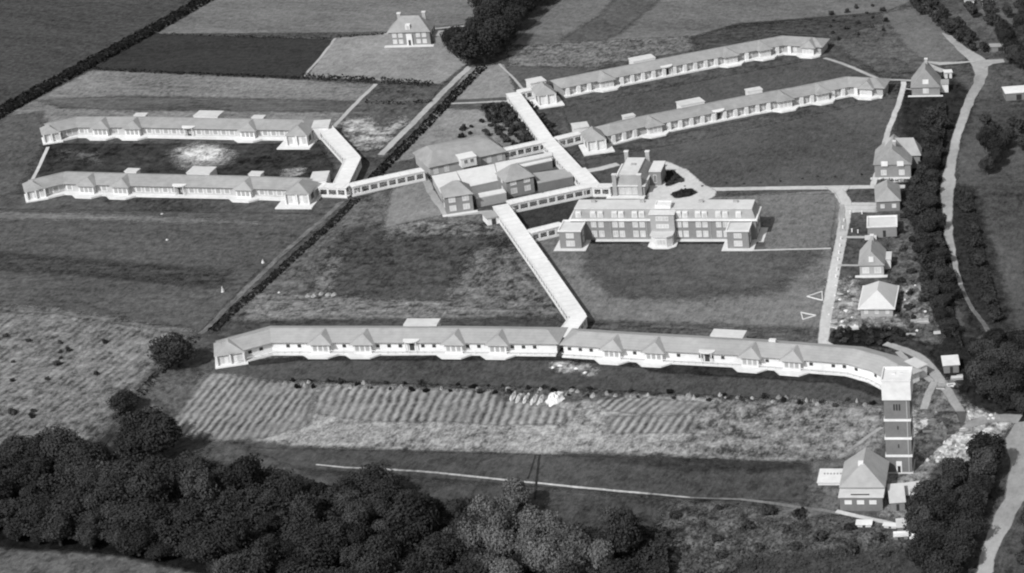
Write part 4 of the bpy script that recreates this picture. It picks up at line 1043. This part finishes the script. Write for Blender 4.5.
# right-hand belts
def belt(label, group, rng, kind=('dark','dark','mid')):
    return lambda c, R: tree(None, label, group, R.uniform(*rng), R.uniform(.8, 1.1), R.choice(kind), world=c)
scatter([(926,120),(945,118),(943,135),(938,178),(934,215),(925,235),(908,215),(912,188),(922,170),(925,120)], 5.0, belt('dark tree in the belt between the gabled houses and the road', 'trees between the houses and the road', (.4,.7)), 60, seed=11)
scatter([(925,235),(939,228),(944,262),(950,300),(955,340),(938,330),(922,290)], 5.2, belt('small dark tree left of the narrowing road', 'trees left of the narrowing road', (.5,.8)), 40, seed=12)
scatter([(982,150),(990,140),(998,150),(998,172),(988,178),(982,168)], 6.5, belt('dark tree right of the pale road bend', 'trees right of the road bend', (.7,1.0)), 20, seed=13)
scatter([(964,200),(972,200),(984,260),(1002,318),(996,322),(972,270)], 8.5, belt('small dark tree right of the narrow road beside the pasture', 'trees beside the pasture', (.35,.6)), 40, seed=14)
scatter([(985,345),(1010,345),(1045,350),(1050,420),(1000,412),(975,390)], 5.2, belt('dark tree in the thicket on the right edge above the builders\' yard', 'thicket on the right edge', (.6,1.0)), 60, seed=15)
scatter([(938,490),(975,480),(990,464),(997,476),(984,516),(968,550),(950,600),(925,600),(922,545),(915,520)], 5.0, belt('dark tree in the dense clump right of the boiler house', 'clump right of the boiler house', (.8,1.2)), 70, seed=16)
scatter([(1045,480),(1080,470),(1080,620),(1030,600),(1036,540)], 6.5, belt('dark tree on the bottom right edge beyond the pale road', 'trees at the bottom right edge', (.7,1.0)), 30, seed=17)
scatter([(1000,40),(1040,20),(1050,76),(1012,72)], 5.2, belt('dark tree on the upper right edge behind the white shed', 'trees at the upper right edge', (.6,1.0)), 40, seed=18)
scatter([(985,128),(1040,124),(1045,155),(1005,150)], 6, belt('dark tree at the top of the pasture below the bright white-roofed shed', 'trees at the top of the pasture', (.5,.8)), 16, seed=40)
scatter([(893,-8),(925,-10),(965,38),(988,52),(980,56),(943,32)], 4.2, belt('dark tree along the lane at the top right', 'trees along the top right lane', (.4,.65)), 45, seed=19)
scatter([(965,12),(1000,14),(1010,20),(1040,-5),(1040,40),(1000,32),(970,22)], 6.5, belt('dark tree around the small cottages in the top right corner', 'trees around the corner cottages', (.5,.8)), 40, seed=20)
# shrubs and orchard
def sh(label, group, rng, kinds=('dark','mid')): return lambda c, R: shrub(None, label, group, R.uniform(*rng), R.choice(kinds), world=c)
scatter([(484,108),(508,104),(540,148),(520,153),(500,140)], 2.6, sh('dark orchard bush left of the long walkway', 'orchard bushes by the long walkway', (.8,1.4)), 70, seed=21)
scatter([(460,130),(485,120),(505,138),(495,145),(458,140)], 3.5, sh('loose bush behind the dining hall', 'bushes behind the dining hall', (.6,1.2), ('mid','dark')), 30, seed=22)
scatter([(524,104),(536,108),(566,140),(552,142)], 3.6, sh('dark bush between the long walkway and the curved wards', 'bushes right of the long walkway', (.7,1.2)), 30, seed=23)
scatter([(660,510),(720,504),(850,525),(900,548),(880,560),(700,575),(655,560)], 7.0, sh('small bush on the rough slope at bottom right', 'bushes on the bottom right slope', (.6,1.6), ('mid','dark','mid')), 130, seed=24)
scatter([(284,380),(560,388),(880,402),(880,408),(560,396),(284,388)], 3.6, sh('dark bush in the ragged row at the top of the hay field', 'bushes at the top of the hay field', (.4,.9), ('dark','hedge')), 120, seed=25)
scatter([(888,330),(912,338),(900,346),(834,342),(834,332)], 2.6, sh('dark garden bush behind the right end of the foreground ward', 'garden bushes behind the foreground ward', (.7,1.2)), 50, seed=26)
scatter([(902,215),(930,225),(945,330),(905,330),(900,280)], 5.5, sh('small bush in the rough garden right of the cottages', 'bushes in the rough garden', (.6,1.2)), 60, seed=27)
scatter([(680,186),(880,172),(882,174),(685,189)], 5.0, sh('tiny bush along the drive edge of the dark lawn', 'bushes along the drive edge', (.25,.45), ('mid',)), 40, seed=28)
scatter([(663,176),(672,172),(684,182),(668,186)], 1.8, sh('bush in the flower bed of the turning circle', 'bushes in the turning circle bed', (.5,.8), ('mid','dark')), 14, seed=29)
scatter([(672,193),(688,190),(694,196),(676,198)], 1.8, sh('bush in the oval bed beside the administration house', 'bushes in the oval bed', (.5,.8), ('dark',)), 14, seed=30)
scatter([(830,12),(880,5),(890,30),(840,44),(830,30)], 6.0, sh('scattered bush on the rough ground beyond the curved wards', 'bushes beyond the curved wards', (.5,1.1), ('mid','dark')), 30, seed=31)

TREES.sort(key=lambda t: -t[3] * (0.6 + .4*t[4]) / math.hypot(t[0].y, CAMH) - (1 if t[2] is None else 0))
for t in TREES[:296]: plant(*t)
# the smallest ones left over: one mass of foliage
vv = []; ff = []; base = 0
for t in TREES[296:]:
    me = crown_mesh('tmp', 900 + t[8] % 5, 4.0, 5.0, 900, 16, .8); a = np.array([v.co[:] for v in me.vertices]) * t[3]; a[:, 2] = a[:, 2] * t[4] + 5.0 * t[3] * t[4]
    a[:, 0] += t[0].x; a[:, 1] += t[0].y; vv.append(a)
    ff += [[base + i for i in p.vertices] for p in me.polygons]; base += len(a); bpy.data.meshes.remove(me)
if vv:
    me = bpy.data.meshes.new('woodland'); me.from_pydata(np.concatenate(vv).tolist(), [], ff); me.materials.append(LEAF['dark'])
    o = bpy.data.objects.new('woodland', me); COL.objects.link(o); tag(o, kind='stuff', label='dark massed small trees in the far thickets along the right side', cat='woodland')

def undergrowth(px, zmin, zmax, n, label, leaf=.36, mat='dark', seed=1):
    R = random.Random(seed); rs = np.random.RandomState(seed)
    P = [tuple(G(x, y)[:2]) for x, y in px]; A = np.array(P); lo = A.min(0); hi = A.max(0)
    Q = rs.uniform(lo, hi, (n*3, 2)); ins = np.zeros(len(Q), bool)
    for i in range(len(A)):
        a, b = A[i], A[(i+1) % len(A)]
        ins ^= ((a[1] > Q[:,1]) != (b[1] > Q[:,1])) & (Q[:,0] < (b[0]-a[0]) * (Q[:,1]-a[1]) / ((b[1]-a[1]) or 1e-9) + a[0])
    Q = Q[ins][:n]; k = len(Q)
    w = np.zeros(k)
    for f, am in ((.13, 1.0), (.31, .7), (.8, .5), (1.7, .3)):
        w += am * np.sin(Q[:,0]*f + 3*np.sin(Q[:,1]*f*.7) + rs.uniform(0, 6)) * np.sin(Q[:,1]*f*1.2 + 2*np.sin(Q[:,0]*f*.8) + rs.uniform(0, 6))
    z = zmin + (zmax - zmin) * np.clip(.5 + .3*w, 0, 1) * rs.uniform(.7, 1.05, k)
    c = np.column_stack([Q, z]); nn = rs.normal(0, .6, (k, 3)); nn[:,2] += .8; nn /= np.linalg.norm(nn, axis=1)[:,None]
    t = rs.normal(0, 1, (k, 3)); e1 = np.cross(nn, t); e1 /= np.linalg.norm(e1, axis=1)[:,None]; e2 = np.cross(nn, e1)
    s_ = (leaf * rs.uniform(.5, 1.2, k))[:,None]
    V = np.stack([c - e1*s_, c + e2*s_*.7, c + e1*s_, c - e2*s_*.7], 1).reshape(-1, 3)
    me = bpy.data.meshes.new('undergrowth'); me.from_pydata(V.tolist(), [], np.arange(4*k).reshape(-1, 4).tolist()); me.materials.append(LEAF[mat])
    o = bpy.data.objects.new('undergrowth', me); COL.objects.link(o); tag(o, label, 'undergrowth', kind='stuff')
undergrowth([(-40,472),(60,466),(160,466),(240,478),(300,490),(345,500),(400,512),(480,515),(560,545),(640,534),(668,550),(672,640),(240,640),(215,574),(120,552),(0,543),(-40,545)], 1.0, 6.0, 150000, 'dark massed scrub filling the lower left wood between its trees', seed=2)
undergrowth([(932,110),(946,108),(945,135),(938,178),(935,215),(941,240),(946,280),(955,325),(962,350),(935,325),(922,280),(915,235),(905,215),(912,188),(922,160),(920,125)], .3, 3.2, 45000, 'dark massed scrub in the belt left of the narrowing road', seed=3)
undergrowth([(959,190),(970,192),(984,255),(1002,322),(992,324),(970,275)], .2, 1.6, 12000, 'dark low scrub on the pasture side of the narrowing road', seed=4)
undergrowth([(938,486),(975,474),(992,458),(1000,472),(986,516),(970,550),(952,620),(925,620),(918,545),(912,520)], .5, 5.0, 40000, 'dark massed scrub in the clump right of the boiler house', seed=5)
undergrowth([(985,340),(1010,338),(1045,345),(1050,420),(1000,412),(970,388),(968,360)], .3, 4.0, 30000, 'dark massed scrub in the thicket on the right edge', seed=6)
undergrowth([(660,505),(760,508),(860,526),(915,548),(900,575),(700,600),(650,560)], .05, .8, 3500, 'rough low scrub covering the bottom right slope', mat='mid', seed=7)
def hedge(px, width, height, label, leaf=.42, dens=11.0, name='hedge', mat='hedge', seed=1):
    P = [Vector(G(x, y)[:2]) for x, y in px]; R = random.Random(seed)
    o0 = P[0]; vs = []; fs = []
    for i in range(len(P)-1):
        a, b = P[i], P[i+1]; L = (b-a).length; d = (b-a)/L; nr = Vector((-d.y, d.x))
        for _ in range(int(L * dens * (width + height) / 3)):
            s = R.uniform(0, L); th = R.uniform(0, math.pi)
            wob = 1 + .10 * math.sin(s * .9 + i) + .08 * math.sin(s*2.3)
            c2 = a + d*s + nr * (width/2 * math.cos(th) * wob); z = height * (.12 + .88*math.sin(th)) * wob * R.uniform(.75, 1.05)
            c = Vector((c2.x - o0.x, c2.y - o0.y, z))
            nrm = Vector((nr.x*math.cos(th), nr.y*math.cos(th), math.sin(th)+.2)) + Vector((R.gauss(0,.4), R.gauss(0,.4), R.gauss(0,.4)))
            nrm.normalize(); t1 = nrm.orthogonal().normalized(); t2 = nrm.cross(t1); ang = R.uniform(0, 3.14); q = leaf * R.uniform(.6, 1.2)
            e1 = (t1*math.cos(ang)+t2*math.sin(ang))*q; e2 = (t2*math.cos(ang)-t1*math.sin(ang))*q*.7
            k = len(vs); vs += [tuple(c-e1), tuple(c+e2), tuple(c+e1), tuple(c-e2)]; fs.append((k,k+1,k+2,k+3))
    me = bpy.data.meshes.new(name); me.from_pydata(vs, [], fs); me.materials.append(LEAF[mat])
    o = bpy.data.objects.new(name, me); COL.objects.link(o); o.location = (o0.x, o0.y, 0)
    return tag(o, label, 'hedge')
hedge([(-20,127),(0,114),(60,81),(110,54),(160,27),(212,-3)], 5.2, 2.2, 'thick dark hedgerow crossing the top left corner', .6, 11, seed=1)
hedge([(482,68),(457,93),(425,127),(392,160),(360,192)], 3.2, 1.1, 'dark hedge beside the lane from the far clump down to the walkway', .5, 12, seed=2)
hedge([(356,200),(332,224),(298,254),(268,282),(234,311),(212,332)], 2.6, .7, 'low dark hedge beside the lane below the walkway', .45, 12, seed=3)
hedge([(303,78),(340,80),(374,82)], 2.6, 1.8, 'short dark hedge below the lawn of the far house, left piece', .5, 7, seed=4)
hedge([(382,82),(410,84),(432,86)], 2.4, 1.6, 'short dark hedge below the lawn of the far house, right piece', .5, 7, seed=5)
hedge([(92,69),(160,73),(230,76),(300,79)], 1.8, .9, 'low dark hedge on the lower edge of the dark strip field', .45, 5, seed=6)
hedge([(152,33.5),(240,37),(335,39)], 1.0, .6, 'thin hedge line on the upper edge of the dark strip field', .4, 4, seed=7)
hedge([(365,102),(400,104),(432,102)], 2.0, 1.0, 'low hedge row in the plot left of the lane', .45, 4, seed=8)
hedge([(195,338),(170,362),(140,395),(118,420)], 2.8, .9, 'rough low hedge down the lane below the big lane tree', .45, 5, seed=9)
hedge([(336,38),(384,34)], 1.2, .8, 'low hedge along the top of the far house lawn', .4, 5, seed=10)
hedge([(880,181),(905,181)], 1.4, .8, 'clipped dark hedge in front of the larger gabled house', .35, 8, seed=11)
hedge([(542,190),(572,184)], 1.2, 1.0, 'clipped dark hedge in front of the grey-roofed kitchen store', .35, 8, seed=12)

# ------------------------------------------------------------------ light, sky, camera
SUN_EL = math.radians(43); TOSUN = Vector((-.40, -.92, 0)).normalized()
w = bpy.data.worlds.new('World'); scene.world = w; w.use_nodes = True
nt = w.node_tree; bg = nt.nodes['Background']
sky = nt.nodes.new('ShaderNodeTexSky'); sky.sky_type = 'NISHITA'; sky.sun_disc = False
sky.sun_elevation = SUN_EL; sky.sun_rotation = math.atan2(TOSUN.x, TOSUN.y)
bw = nt.nodes.new('ShaderNodeRGBToBW'); nt.links.new(sky.outputs[0], bw.inputs[0]); nt.links.new(bw.outputs[0], bg.inputs[0])
bg.inputs[1].default_value = 0.15
sl = bpy.data.lights.new('sun', 'SUN'); sl.energy = 3.4; sl.angle = math.radians(.6); sl.color = (1, 1, 1)
so = bpy.data.objects.new('sun', sl); COL.objects.link(so)
dirv = -(TOSUN * math.cos(SUN_EL) + Vector((0, 0, math.sin(SUN_EL))))
so.rotation_euler = dirv.to_track_quat('-Z', 'Y').to_euler(); so.location = (0, 300, 400)
cam = bpy.data.cameras.new('camera'); co = bpy.data.objects.new('camera', cam); COL.objects.link(co)
co.location = (0, 0, CAMH); co.rotation_euler = (math.pi/2 - PITCH, 0, 0)
cam.sensor_width = 36; cam.lens = FPX / W * 36; cam.shift_x = (W/2 - PPX) / W; cam.shift_y = 0
cam.clip_start = 1; cam.clip_end = 12000
scene.camera = co
scene.view_settings.view_transform = 'Standard'; scene.view_settings.look = 'None'; scene.view_settings.exposure = 0.3; scene.view_settings.gamma = 1
scene.cycles.transparent_max_bounces = 24
scene.cycles.max_bounces = 5
scene.cycles.filter_width = 2.1
